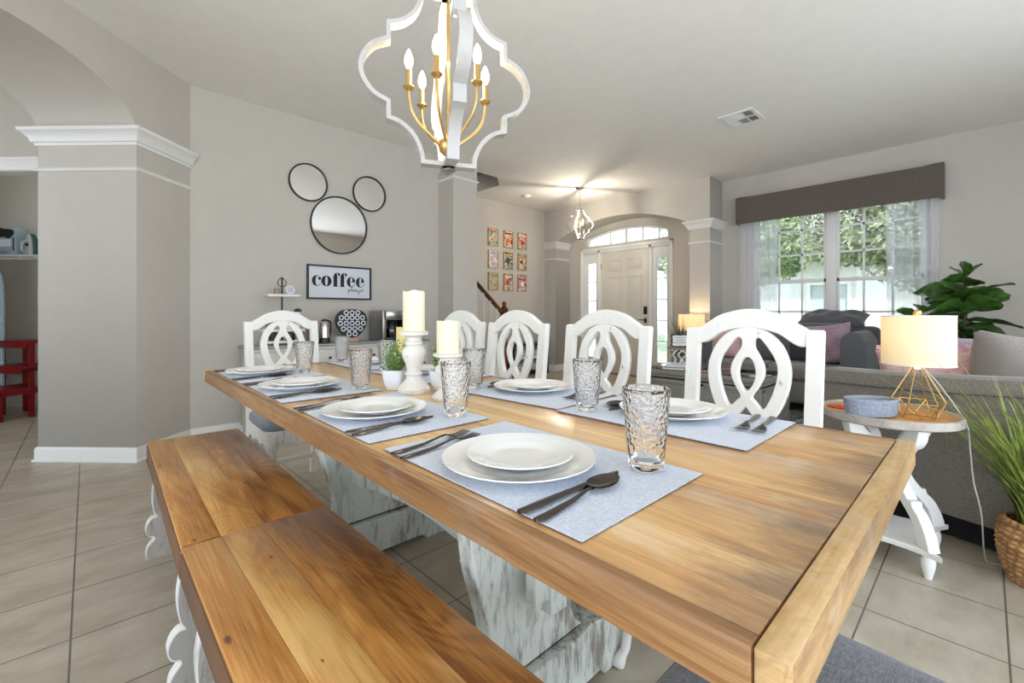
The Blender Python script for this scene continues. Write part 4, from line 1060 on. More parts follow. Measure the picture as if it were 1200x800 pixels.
# ------------------------------------------------------------------ near sofa (seen from the back)
def near_sofa():
    ang = math.atan2(-.942, -.336)   # local x runs along the back, towards the camera-right
    t = thing('sofa', 'grey tweed sofa turned with its back to the dining area', 'sofa', (3.090, .70, 0), ang)
    # local +y = left of travel = (.942,-.336) -> away from camera : seat side ; -y = towards camera
    Lg = 1.80
    zt_ = lambda x: .735+.005*x+.05*x*x if x < 1.2 else .813+.03*(x-1.2)
    m = MB(); secs = []
    for i in range(25):
        x = Lg*i/24; z = zt_(x); bow = .010*math.sin(PI*min(1, x/1.2))
        e = .03 if i in (0, 24) else 0
        secs.append([(x, -bow+e*.3, .12), (x, -bow-.0, .3), (x, -bow+.006, z-.10), (x, -bow+.010, z-.05-e*.3), (x, -bow+.02, z-.012-e), (x, -bow+.05, z-e), (x, -bow+.13, z-e), (x, -bow+.17, z-.02-e), (x, -bow+.19, z-.08), (x, -bow+.2, .3), (x, -bow+.2, .12)])
    m.loft(secs); m.build('back', M_sofa, t, angle=50)
    pp = MB().tube([(Lg*i/40, -.010*math.sin(PI*min(1, Lg*i/40/1.2))+.003, zt_(Lg*i/40)-.078) for i in range(41)], .0045, 6); pp.build('piping', M_sofad, t)
    MB().box(.06, Lg-.02, .18, .92, .12, .40, .03, 3).build('seat_base', M_sofa, t)
    for k in range(2): MB().box(.26+k*.66, .26+k*.66+.64, .16, .95, .40, .53, .04, 4).build('seat_cushion', M_sofa, t)
    for x in (.02,): 
        a = MB().box(x, x+.20, .10, .93, .12, .60, .05, 4); a.build('arm', M_sofa, t)
    MB().box(.10, Lg-.05, .05, .86, .012, .13).build('gap_shade_box', M_dark, t, smooth=False)  # black inset box added to darken the shaded gap under the sofa
    for x in (.08, Lg-.12):
        for y in (.06, .84): MB().lathe([(.02, 0), (.028, .12), (.03, .13)], (x, y, 0), 16).build('foot', M_dark, t)
    return t
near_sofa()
pillow('ruffled_pillow', .50, .32, .15, M_pink, (3.331, 0.179, .53), (math.radians(-14), 0, math.radians(-68)), 'pink pillow with ruffled top edge on the near sofa', ruffle=True)
pillow('mauve_pillow', .40, .385, .13, M_mauve, (3.737, 0.043, .53), (math.radians(-12), 0, math.radians(-80)), 'mauve pillow between the pink and the plush pillows', seed=3)
pillow('plush_pillow', .74, .46, .36, M_fuzz, (3.397, -0.242, .46), (math.radians(-8), math.radians(9), math.radians(-60)), 'large grey plush pillow at the edge of the near sofa', seed=4, floppy=.4)

# ------------------------------------------------------------------ window sofa
def window_sofa():
    t = thing('sofa', 'dark grey sofa standing under the living room window', 'sofa', (5.85, 1.63, 0), 0)
    # local x to the window, y along the wall ; seat faces -x
    MB().box(-.46, .42, -.84, .87, .10, .34, .03, 3).build('seat_base', M_sofa, t)
    for k in range(2): MB().box(-.50, .20, -.64+k*.66, -.64+k*.66+.655, .34, .50, .045, 4).build('seat_cushion', M_sofa, t)
    MB().box(.20, .46, -.86, .88, .10, .90, .07, 4).build('back', M_sofad, t)
    for k in range(2): MB().box(.02, .26, -.64+k*.66, -.64+k*.66+.65, .49, .93, .08, 4).build('back_cushion', M_sofad, t)
    for y0 in (-.85, .68):
        prof = spl([(0, .10), (0, .68), (.015, .78), (.06, .85), (.13, .855), (.19, .80), (.205, .70), (.205, .10)], 6)
        m = MB().add(shape([prof], .90, .02), T(-.03, y0, 0) @ YZ.to_3x3().to_4x4()); 
        o = m.build('arm', M_sofad, t, angle=40)
    for x in (-.42, .36):
        for y in (-.78, .80): MB().lathe([(.022, 0), (.028, .10)], (x, y, 0), 14).build('foot', M_dark, t)
window_sofa()
pillow('slouched_pillow', .66, .40, .20, M_sofad, (6.06, 1.22, .90), (math.radians(-72), 0, math.radians(-90)), 'dark grey slouched pillow lying along the window sofa back', floppy=1.0)
pillow('cable_pillow', .44, .44, .17, M_mauve, (5.71, 1.136, .50), (math.radians(-14), math.radians(-8), math.radians(-95)), 'mauve knitted pillow against the window sofa arm', floppy=1, seed=8)
pillow('round_pink_pillow', .46, .46, .16, M_pink, (5.62, 2.22, .50), (math.radians(-14), 0, math.radians(-92)), 'pink pillow on the window sofa seen through the nearest chair back', seed=9)
pillow('charcoal_pillow', .46, .44, .17, M_sofad, (5.68, 1.72, .50), (math.radians(-10), 0, math.radians(-92)), 'charcoal pillow in the middle of the window sofa', seed=10)
# armchair hidden behind the lamp
def armchair():
    t = thing('armchair', 'small grey armchair showing behind the table lamp', 'armchair', (4.95, -.18, 0), math.radians(60))
    MB().box(-.36, .36, -.36, .36, .10, .42, .04, 3).build('seat', M_sofa, t)
    MB().box(-.38, .38, -.42, -.24, .10, .80, .06, 4).build('back', M_sofad, t)
    for s in (-1, 1): MB().box(min(s*.38, s*.26), max(s*.38, s*.26), -.36, .36, .10, .60, .05, 3).build('arm', M_sofad, t)
    for x in (-.3, .3):
        for y in (-.34, .3): MB().lathe([(.018, 0), (.024, .10)], (x, y, 0), 12).build('foot', M_dark, t)
armchair()
rug = MB().box(-.95, .95, -1.2, 1.2, 0, .012, .004)
xr = N('rug_pattern'); xr.set(Roughness=.95); nv = xr.noise(xr.coord((1, 3, 1)), 4, 6, .7, 1.2)
xr.color(xr.ramp(nv, [(.38, lin((40, 46, 60))), (.5, lin((92, 96, 104))), (.62, lin((190, 186, 178)))]))
tag(rug.build('area_rug', xr.m), 'dark blue and cream distressed rug below the coffee table', 'rug', loc=(4.37, 1.55, 0))

# ------------------------------------------------------------------ coffee table
def coffee_table():
    t = thing('coffee_table', 'low grey panelled coffee table with glass top', 'table', (4.66, 1.89, .012))
    a, b, h = .40, .55, .465
    MB().box(-a, a, -b, b, .05, h-.08, .004).build('body', M_greypaint, t)
    m = MB()
    for s in (-1, 1):
        for (y0, y1) in ((-b+.03, -.02), (.02, b-.03)):
            for (p, q, e, f) in ((y0, y1, .10, .125), (y0, y1, .33, .355), (y0, y0+.03, .10, .355), (y1-.03, y1, .10, .355)): m.box(min(s*a, s*(a+.012)), max(s*a, s*(a+.012)), p, q, e, f, .002)
        for (p, q, e, f) in ((-a+.03, a-.03, .10, .125), (-a+.03, a-.03, .33, .355), (-a+.03, -a+.06, .10, .355), (a-.06, a-.03, .10, .355)): m.box(p, q, min(s*b, s*(b+.012)), max(s*b, s*(b+.012)), e, f, .002)
    m.build('panel_moulding', M_greypaint, t)
    MB().box(-a-.012, a+.012, -b-.012, b+.012, 0, .06, .006).build('plinth', M_greypaint, t)
    r = MB().add(shape([[(-a-.02, -b-.02), (a+.02, -b-.02), (a+.02, b+.02), (-a-.02, b+.02)], [(-a+.06, -b+.06), (a-.06, -b+.06), (a-.06, b-.06), (-a+.06, b-.06)]], .045, .006), T(0, 0, h-.03)); r.box(-a, a, -b, b, h-.10, h-.052, .002)
    r.build('top_frame', M_greypaint, t)
    MB().box(-a-.015, a+.015, -b-.015, b+.015, h-.0055, h+.002, .002).build('glass_top', M_clear, t)
coffee_table()
CT = .012+.465+.003
for k, (dx, w, d, h, c, la) in enumerate(((0, .15, .11, .018, (206, 204, 200), 'pale magazine book at the bottom of the coffee table stack'), (.01, .145, .105, .012, (70, 60, 60), 'dark magazine book in the middle of the coffee table stack'), (-.008, .14, .10, .014, (214, 212, 210), 'white magazine book topping the coffee table stack'))):
    zz = CT+(0, .0185, .031)[k]
    t = thing('magazine_book', la, 'book', (4.38+dx, 2.17, zz), .2+k*.12, 'books on the coffee table')
    MB().box(-w, w, -d, d, 0, .0025, .001).build('back_cover', mat('cover_%d' % k, c, .4), t); MB().box(-w, w, -d, d, h-.0025, h, .001).build('front_cover', MATS['cover_%d' % k], t)
    MB().box(-w+.006, w-.006, -d+.006, d-.006, .0025, h-.0025).build('pages', M_porc, t)
tag(MB().box(-.10, .10, -.07, .07, 0, .016, .003).build('red_book', mat('red_cover', (126, 50, 46), .5)), 'dark red book lying behind the magazine stack', 'book', loc=(4.52, 2.02, CT), rz=.3)
def riser():
    t = thing('wooden_riser', 'small wooden riser on white twig legs holding the sign', 'riser', (4.77, 2.33, CT), math.radians(-44))
    MB().box(-.12, .12, -.05, .05, .165, .185, .004).build('shelf', mat('riser_wood', (150, 118, 84), .6, var=.2), t)
    for x, dx in ((-.06, .05), (.05, -.06), (.0, .06)):
        MB().tube(spl([(x, 0, 0), (x+dx*.3, .015, .05), (x-dx*.3, -.01, .11), (x+dx, 0, .166)], 5), [.012]*6+[.010]*5+[.008]*5, 8).build('leg', M_chairw, t)
riser()
t = thing('tabletop_sign', 'small cream sign in a dark scalloped frame on the riser', 'sign', (4.77, 2.33, CT+.1855), math.radians(-44))
o_ = spl([(-.10, .01), (-.05, .0), (0, .004), (.05, 0), (.10, .01), (.094, .04), (.098, .07), (.094, .10), (.10, .135), (.05, .145), (0, .14), (-.05, .145), (-.10, .135), (-.094, .10), (-.098, .07), (-.094, .04)], 4, True)
MB().add(shape([o_], .016, .003), XZ).build('frame', mat('dark_bronze', (54, 46, 40), .5), t)
MB().add(shape([[(x*.85, .0725+(z-.0725)*.82) for x, z in o_]], .004), T(0, -.0095, 0) @ XZ).build('sign_face', M_porc, t, smooth=False)
q = MB()
for z, w in ((.105, .058), (.078, .05), (.050, .064)): q.tube([(-w+2*w*i/26, -.012, z+.006*math.sin(i*1.9)) for i in range(27)], .0018, 4)
q.build('lettering', mat('sign_ink', (110, 96, 84), .6), t)
def blades(m, n, h, spread, base, w=.004, seed=1, droop=1.0, hmin=.5):
    rr = random.Random(seed)
    for i in range(n):
        a = rr.uniform(0, 2*PI); r0 = base*math.sqrt(rr.random()); L = h*rr.uniform(hmin, 1.0); sp = spread*rr.uniform(.1, 1)*(L/h); dz = droop*rr.uniform(0, .35)
        d = Vector((math.cos(a), math.sin(a), 0)); s = Vector((-d.y, d.x, 0))*w*rr.uniform(.6, 1.2); p0 = Vector((r0*math.cos(a+.4), r0*math.sin(a+.4), 0)); prev = None
        for k in range(8):
            u = k/7; p = p0+d*sp*u**1.8+Vector((0, 0, L*(u-dz*u**4))); ww = s*(1-u**2.2)*.5+s*.02
            cur = (m.b.verts.new(p-ww), m.b.verts.new(p+ww+Vector((0, 0, .0005))))
            if prev: m.b.faces.new((prev[0], prev[1], cur[1], cur[0]))
            prev = cur
    return m
t = thing('ornamental_grass', 'thin green grass in a grey pot behind the small sign', 'plant', (4.92, 2.39, CT))
MB().lathe([(.001, 0), (.035, 0), (.045, .08), (.041, .08), (.001, .07)], (0, 0, 0), 20, cap=False).build('pot', M_greypaint, t)
g_ = blades(MB(), 170, .50, .26, .03, .007, 5); bmesh.ops.translate(g_.b, verts=g_.b.verts, vec=(0, 0, .07)); g_.build('blades', M_grass2, t, smooth=False)

# ------------------------------------------------------------------ entry lamp and its stand
def drum_lamp(name, label, loc, R, h, zs, parts, warm, e, wire=False):
    t = thing(name, label, 'lamp', loc)
    parts(t)
    s = MB().lathe([(R, zs), (R, zs+h)], (0, 0, 0), 64, cap=False); s.lathe([(R-.0015, zs+h), (R-.0015, zs)], (0, 0, 0), 64, cap=False)
    sh = s.build('lamp_shade', M_shade, t, angle=80)
    rg = MB().tube([(R*math.cos(k*PI/24), R*math.sin(k*PI/24), zs+h) for k in range(48)], .0022, 6, True).tube([(R*math.cos(k*PI/24), R*math.sin(k*PI/24), zs) for k in range(48)], .0022, 6, True)
    for k in range(3): a = k*2*PI/3; rg.tube([(0, 0, zs+h-.012), (R*math.cos(a), R*math.sin(a), zs+h-.002)], .0018, 6)
    rg.build('shade_ring', M_trim, sh)
    MB().lathe([(.002, 0), (.004, .004), (.013, .012), (.015, .020), (.012, .029), (.001, .034)], (0, 0, zs+h-.008), 20, cap=False).build('finial', M_gold, t)
    MB().lathe([(.010, zs-.02), (.012, zs+.02), (.026, zs+.06), (.028, zs+.085), (.018, zs+.11), (.001, zs+.116)], (0, 0, 0), 20).build('bulb', M_bulb, t)
    l = bpy.data.lights.new('lamp_light', 'POINT'); l.energy = e; l.color = warm; l.shadow_soft_size = .045
    o = bpy.data.objects.new('lamp_light', l); C.objects.link(o); o.parent = t; o.location = (0, 0, zs+h*.78)
    return t
def entry_base(t):
    MB().lathe([(.001, 0), (.07, 0), (.07, .015), (.02, .03), (.05, .10), (.062, .16), (.045, .22), (.014, .25), (.011, .30)], (0, 0, 0), 28).build('base', mat('grey_ceramic', (150, 146, 140), .3), t)
drum_lamp('table_lamp', 'lit cream table lamp beside the entry pilaster', (5.90, 2.72, .535), .165, .215, .275, entry_base, (1, .76, .46), 7)
def end_cabinet():
    t = thing('end_table', 'grey end table beside the entry pilaster under the lit lamp', 'table', (5.88, 2.74, 0))
    MB().box(-.20, .20, -.17, .17, .50, .535, .006).build('top', M_greypaint, t)
    MB().box(-.18, .18, -.15, .15, .38, .50, .004).build('drawer_box', M_greypaint, t)
    MB().box(-.18, .18, -.15, .15, .14, .16, .004).build('shelf', M_greypaint, t)
    for x in (-.17, .17):
        for y in (-.14, .14): MB().box(x-.016, x+.016, y-.016, y+.016, 0, .50, .003).build('leg', M_greypaint, t)
    MB().lathe([(.003, 0), (.005, .01), (.012, .016), (.002, .022)], (0, 0, 0), 12, M=T(-.18, 0, .44) @ RY(-PI/2)).build('knob', M_black, t)
end_cabinet()

# entry bench by the stair wall
def entry_bench():
    t = thing('entry_bench', 'black and white storage bench against the stair wall', 'bench', (5.38, 5.38, 0))
    MB().box(-.42, .42, -.19, .19, .50, .535, .006).build('top', M_black, t)
    for s in (-1, 1): MB().box(min(s*.42, s*.385), max(s*.42, s*.385), -.18, .18, 0, .50, .004).build('side_panel', M_black, t)
    MB().box(-.385, .385, -.17, .17, .28, .31, .003).build('shelf', M_trim, t)
    MB().box(-.385, .385, -.17, .17, .06, .085, .003).build('bottom_shelf', M_black, t)
entry_bench()
def wire_basket(x, z, lab):
    t = thing('wire_basket', lab, 'basket', (x, 5.37, z), 0, 'wire baskets on the entry bench')
    m = MB()
    for zz, k in ((.004, .9), (.06, .95), (.11, .98), (.16, 1)):
        a, b = .15*k, .13*k; m.tube([(-a, -b, zz), (a, -b, zz), (a, b, zz), (-a, b, zz)], .003, 5, True)
    for i in range(9):
        for s in (-1, 1):
            u = -1+2*i/8; m.tube([(.15*.9*u, s*.13*.9, .004), (.15*u, s*.13, .16)], .002, 4); m.tube([(s*.15*.9, .13*.9*u, .004), (s*.15, .13*u, .16)], .002, 4)
    m.build('wire_cage', M_wire, t)
    MB().box(-.13, .13, -.11, .11, .002, .10, .02, 3).build('folded_cloth', mat('basket_cloth', (196, 190, 182), .9), t)
wire_basket(5.56, .086, 'white wire basket on the bottom shelf nearer the entry'); wire_basket(5.19, .086, 'white wire basket on the bottom shelf nearer the staircase')
wire_basket(5.56, .311, 'white wire basket on the upper shelf nearer the entry'); wire_basket(5.19, .311, 'white wire basket on the upper shelf nearer the staircase')

# ------------------------------------------------------------------ round end table, lamp, basket
EZ = .61
def side_table():
    t = thing('round_end_table', 'round end table with oak top and white scroll legs', 'table', (2.566, .297, 0))
    MB().lathe([(.001, EZ-.028), (.236, EZ-.028), (.245, EZ-.022), (.247, EZ+.008), (.244, EZ+.010), (.236, EZ+.010), (.233, EZ+.002), (.228, EZ), (.001, EZ)], (0, 0, 0), 80, cap=False)\
        .build('rim', M_greywood, t)
    MB().lathe([(.001, EZ+.0008), (.231, EZ+.0008), (.231, EZ-.002), (.001, EZ-.002)], (0, 0, 0), 80, cap=False).build('tabletop', M_oak, t)
    r = MB()
    for k in range(60):
        a = k*PI/30; r.box(-.006, .006, -.003, .003, 0, .0015, M=T(.219*math.cos(a), .219*math.sin(a), EZ) @ RZ(a+PI/2))
    r.build('carved_border', M_greywood, t, smooth=False)
    q = []
    cr = [(.20, -.185), (.20, .185), (-.20, .185), (-.20, -.185)]
    for i in range(4):
        a, b = Vector(cr[i]), Vector(cr[(i+1) % 4]); mid = (a+b)/2
        q += [tuple(a)] + [tuple(a.lerp(b, u)+(-mid.normalized())*.055*math.sin(PI*u)**.8) for u in (.08, .16, .3, .42, .5, .58, .7, .84, .92)]
    MB().add(shape([q], .022, .002), T(0, 0, .101)).build('base_shelf', M_trim, t)
    MB().box(-.13, .13, -.13, .13, EZ-.045, EZ-.028, .004).build('apron', M_trim, t)
    for sx in (-1, 1):
        for sy in (-1, 1):
            MB().lathe([(.001, 0), (.012, 0), (.014, .008), (.022, .045), (.024, .07), (.018, .086), (.02, .090), (.001, .090)], (sx*.155, sy*.142, 0), 18, cap=False).build('foot', M_trim, t)
            outer = spl([(.238, .112), (.222, .165), (.190, .225), (.152, .262)], 5)[:-1]+[(.152, .278), (.132, .280)]+spl([(.124, .292), (.092, .335), (.080, .38), (.086, .425), (.102, .452)], 5)+[(.106, .468), (.126, .470)]+spl([(.130, .480), (.158, .498), (.180, .53), (.19, .58)], 5)
            inner = spl([(.135, .58), (.118, .55), (.095, .525), (.072, .508), (.052, .46), (.046, .40), (.048, .35), (.064, .30), (.095, .262), (.132, .225), (.165, .18), (.185, .112)], 5)
            MB().add(shape([outer+inner], .045, .004), RZ(math.atan2(sy*.94, sx)) @ XZ).build('scroll_leg', M_trim, t, angle=35)
side_table()
def wire_base(t):
    m = MB(); n = 6; lo = [(.058*math.cos(k*PI/3+.3), .058*math.sin(k*PI/3+.3), .003) for k in range(n)]; md = [(.090*math.cos((k+.5)*PI/3+.3), .090*math.sin((k+.5)*PI/3+.3), .066) for k in range(n)]
    tp = [(.012*math.cos((k+.5)*PI/3+.3), .012*math.sin((k+.5)*PI/3+.3), .222) for k in range(n)]
    for k in range(n):
        for a, b in ((lo[k], lo[(k+1) % n]), (md[k], md[(k+1) % n]), (lo[k], md[k]), (lo[(k+1) % n], md[k]), (md[k], tp[k])): m.tube([a, b], .0022, 6)
    m.lathe([(.002, .216), (.015, .218), (.015, .226), (.009, .23), (.009, .27), (.001, .272)], (0, 0, 0), 16); m.build('wire_base', M_gold, t)
    MB().tube([(0, 0, .222), (0, 0, .43)], .003, 8).build('stem', M_gold, t)
drum_lamp('table_lamp', 'lit table lamp with geometric gold wire base on the round end table', (2.52, .195, EZ+.0015), .119, .202, .222, wire_base, (1, .80, .56), 1.0)
P0 = [(2.521, 0.174, 0.816), (2.593, 0.134, 0.749), (2.622, 0.079, 0.646), (2.567, 0.049, 0.591), (2.575, 0.041, 0.488), (2.613, 0.032, 0.36), (2.65, 0.011, 0.227), (2.735, .0, .02), (2.745, -.03, .004), (2.755, -.07, .004)]
tag(MB().tube(spl(P0, 8), .0028, 8).build('lamp_cord', mat('cord_grey', (186, 184, 180), .5)), 'thin pale lamp cord hanging from the round end table', 'cord')
def rope_basket():
    t = thing('rope_basket', 'oval grey-blue coiled rope basket on the round end table', 'basket', (2.425, .335, EZ+.0015), math.radians(-43))
    m = MB(); n = 9; prof = []
    for i in range(n):
        r = .090+.008*i/(n-1); z = .004+i*.0078
        for k in range(5): a = -PI/2+PI*k/4; prof.append((r+.0045*math.cos(a), z+.0042+.0042*math.sin(a)))
    for i in reversed(range(n)):
        prof.append((.082+.008*i/(n-1), .004+i*.0078+.004))
    prof = [(.001, .001)]+prof+[(.001, .006)]
    m.lathe(prof, (0, 0, 0), 72, 1.08, .66, cap=False); m.build('coiled_wall', mat('rope_fibre', (146, 154, 168), .9, var=.22, vs=160, bump=.8, bs=300), t, angle=50)
rope_basket()
tag(MB().lathe([(.001, 0), (.045, 0), (.046, .004), (.001, .006)], (0, 0, 0), 28, cap=False).build('red_coaster', mat('coaster_red', (196, 72, 50), .6, var=.35, vs=60)), 'small red patterned coaster beside the rope basket', 'coaster', loc=(2.53, .465, EZ+.0015))

# ------------------------------------------------------------------ grass plant in woven basket
def big_grass():
    t = thing('potted_grass', 'tall green grass plant in a woven basket at the sofa', 'plant', (2.660, -.150, 0))
    prof = lambda v: (.080+.034*math.sin(PI*min(1, v*1.02)*.78)) if v < .95 else .094
    b = MB()
    def fn(u, v):
        r = prof(v); z = v*.245; row = v*12; k = math.sin(row*PI*2/2*1.0); a = u*2*PI
        tw = math.sin(a*24+(math.floor(row) % 2)*PI+row*2.2); r += .0075*abs(math.sin(row*PI))+.0055*tw*abs(math.sin(row*PI))
        return (r*math.cos(a), r*math.sin(a), z)
    b.grid(fn, 260, 110, True); b.lathe([(.001, .21), (.088, .21)], (0, 0, 0), 40, cap=False); b.lathe([(.001, 0), (.075, 0)], (0, 0, 0), 40, cap=False)
    b.build('woven_basket', M_rattan, t, angle=70)
    g = blades(MB(), 260, .72, .62, .06, .0125, 11, 1.0, .35); bmesh.ops.translate(g.b, verts=g.b.verts, vec=(0, 0, .20)); g.build('grass_blades', M_grass, t, smooth=False)
big_grass()

# ------------------------------------------------------------------ fiddle leaf fig
def fig():
    base = (5.824, 0.132, 0.784); rr = random.Random(21)
    t = thing('fiddle_leaf_fig', 'fiddle leaf fig with broad dark leaves in the window corner', 'plant', (base[0], base[1], 0))
    MB().lathe([(.001, 0), (.14, 0), (.17, .28), (.16, .30), (.14, .28), (.001, .26)], (0, 0, 0), 36, cap=False).build('planter', M_pot, t)
    tk = MB().tube(spl([(0, 0, .24), (.01, .01, .7), (0, -.01, 1.1), (.01, 0, 1.42)], 5), [.014]*11+[.008]*5, 10)
    tips = [(-.30, .28, 1.06), (-.27, .30, .92), (-.22, .18, .7)]
    for p in tips: tk.tube(spl([(0, 0, .5), (p[0]*.6, p[1]*.6, p[2]*.75), p], 5), .007, 8)
    tk.build('trunk', mat('fig_bark', (96, 80, 62), .8), t)
    lf = MB()
    def leaf(p, d, L, W):
        d = d.normalized(); up = Vector((0, 0, 1)); s = d.cross(up); s = s.normalized() if s.length > .1 else Vector((1, 0, 0)); nn = s.cross(d)
        ro = Matrix.Rotation(rr.uniform(-.9, .9), 3, d); s = ro @ s; nn = ro @ nn
        prev = None; n = 9
        for k in range(n):
            u = k/(n-1); w = W*(math.sin(PI*min(1, u*.97+.03))**.6)*(.55+.55*u)*(1 if u < .98 else .2); c = p+d*L*u-Vector((0, 0, 1))*L*.22*u*u
            row = [c-s*w*.5+nn*.018+nn*.006*math.sin(k*2), c-s*w*.25+nn*.006, c, c+s*w*.25+nn*.006, c+s*w*.5+nn*.018-nn*.006*math.sin(k*2)]
            row = [lf.b.verts.new(q) for q in row]
            if prev:
                for i in range(4): lf.b.faces.new((prev[i], prev[i+1], row[i+1], row[i]))
            prev = row
    for k in range(44):
        z = .62+.76*k/43; a = k*2.4+.5; e = rr.uniform(.0, .7)+(1.0 if k > 40 else 0)
        leaf(Vector((0, 0, z)), Vector((math.cos(a), math.sin(a), e)), rr.uniform(.28, .38)*(1 if k < 38 else .62), rr.uniform(.20, .27)*(1 if k < 38 else .7))
    for p in tips:
        for k in range(7):
            a = k*2.4+p[2]*3; leaf(Vector(p)-Vector((0, 0, .03*k)), Vector((math.cos(a), math.sin(a), rr.uniform(.2, 1.0))), rr.uniform(.16, .24), rr.uniform(.09, .13))
    lf.build('leaves', M_leaf, t, angle=60)
fig()

# ------------------------------------------------------------------ laundry things behind the arch
def stool():
    p = (-0.522, 6.76, 0.019); t = thing('step_stool', 'red wooden step stool standing in the laundry', 'step stool', (p[0], p[1], 0), math.radians(-43.4-14))
    # steps toward -y (local)
    def fr(x):
        m = MB(); m.box(x-.012, x+.012, -.02, .02, 0, .74, .003); m.box(x-.012, x+.012, -.26, -.22, 0, .30, .003); m.box(x-.012, x+.012, .16, .20, 0, .74, .003)
        m.box(x-.012, x+.012, -.26, .2, .24, .30, .003); m.box(x-.012, x+.012, -.02, .2, .46, .51, .003); return m
    for x in (-.21, .21): fr(x).build('side_frame', M_red, t)
    for nm, z, y0, y1 in (('top_step', .74, -.05, .22), ('middle_step', .49, -.10, .2), ('bottom_step', .28, -.30, -.02)):
        m = MB().box(-.225, .225, y0, y1, z, z+.025, .005); m.box(-.2, .2, y0+.01, y0+.03, z-.05, z, .003); m.build(nm, M_red, t)
    s = MB()
    for k in range(12): s.box(-.008, .008, -.012, .012, 0, .002, M=T(-.19+k*.034, -.285, .305) @ RZ(.6))
    s.build('grip_strip', M_white, t, smooth=False)
    MB().box(-.2, .2, -.25, -.235, .06, .12, .003).build('front_rail', M_red, t)
stool()
def lsh():
    p = (-0.557, 7.206, 1.66); t = thing('wire_shelf', 'white wire shelf in the laundry holding the iron', 'shelf', (p[0], p[1], p[2]-.01), math.radians(-43.4))
    m = MB()
    for y in (-.16, .0, .14): m.tube([(-.7, y, 0), (.42, y, 0)], .004, 6)
    m.tube([(-.7, -.16, -.04), (.42, -.16, -.04)], .004, 6)
    for k in range(36): x = -.7+k*.032; m.tube([(x, .15, .003), (x, -.163, .003), (x, -.163, -.04)], .002, 5)
    m.build('wire_grid', M_wire, t)
    return p
p = lsh()
ang = math.radians(-43.4)
ZS = p[2]-.01+.0055
t = thing('boxed_iron', 'tall printed carton of an iron on the wire shelf', 'box', (-0.598, 7.259, ZS), ang)
MB().box(-.105, .105, -.055, .055, 0, .31, .003).build('carton', mat('carton_blue', (150, 168, 178), .5, var=.1), t)
q = MB().add(shape([spl([(-.095, .20), (-.03, .205), (.03, .19), (.08, .235), (.07, .28), (-.02, .292), (-.09, .297)], 4, True)], .002), T(0, -.0565, 0) @ XZ); q.build('printed_iron', M_ink, t, smooth=False)
MB().box(-.09, .05, -.0575, -.0555, .10, .18).build('printed_panel', M_white, t, smooth=False)
q = MB()
for z, w in ((.045, .06), (.03, .05)): q.box(-.09, -.09+w*2, -.0575, -.0555, z, z+.006)
q.box(.07, .085, -.0575, -.0555, .06, .20); q.build('printed_lines', mat('print_dark', (50, 60, 70), .6), t, smooth=False)
def iron():
    t = thing('clothes_iron', 'grey-green clothes iron standing upright on the wire shelf', 'iron', (-0.447, 7.116, ZS), ang)
    o_ = spl([(-.06, 0), (-.062, .08), (-.045, .18), (-.015, .235), (0, .245), (.015, .235), (.045, .18), (.062, .08), (.06, 0)], 5)
    MB().add(shape([o_], .05, .01), T(0, .01, 0) @ XZ).build('soleplate_body', mat('iron_green', (44, 78, 80), .4), t)
    o2 = [(x*.62, z*.96+.002) for x, z in o_]
    MB().add(shape([o2], .04, .012), T(0, -.02, 0) @ XZ).build('shell', mat('iron_grey', (176, 184, 182), .35), t)
    MB().tube(spl([(0, -.04, .16), (0, -.085, .14), (0, -.09, .06), (0, -.045, .03)], 5), .012, 10).build('handle', MATS['iron_grey'], t)
    MB().lathe([(.001, 0), (.016, 0), (.014, .008), (.001, .01)], (0, 0, 0), 14, M=T(0, -.041, .125) @ RX(PI/2), cap=False).build('dial', M_ink, t)
iron()
t = thing('ironing_board', 'pale blue ironing board leaning in the laundry', 'ironing board', (-0.748, 7.014, 0), ang)
o_ = spl([(-.17, .30), (-.17, 1.2), (-.12, 1.48), (-.04, 1.60), (.04, 1.60), (.12, 1.48), (.17, 1.2), (.17, .30)], 6)
MB().add(shape([o_], .03, .01), XZ).build('board_cover', weave('board_cloth', (150, 172, 184), (184, 200, 208), 100), t)
m = MB()
for s in (-1, 1): m.tube([(s*.12, .03, 0), (s*.06, .03, 1.35)], .01, 8)
m.tube([(-.12, .03, .012), (.12, .03, .012)], .01, 8); m.tube([(0, .02, 1.58), (0, .03, 1.66), (.03, .03, 1.69), (.05, .03, 1.66)], .006, 6); m.build('folding_legs', M_black, t)

l = bpy.data.lights.new('laundry_fill_light', 'POINT'); l.energy = 12; l.color = (.88, .97, 1); l.shadow_soft_size = .12  # unseen point light added to brighten the laundry
o = bpy.data.objects.new('laundry_fill_light', l); C.objects.link(o); q_ = PH @ Vector((2.1, -.6, 2.6)); o.location = q_
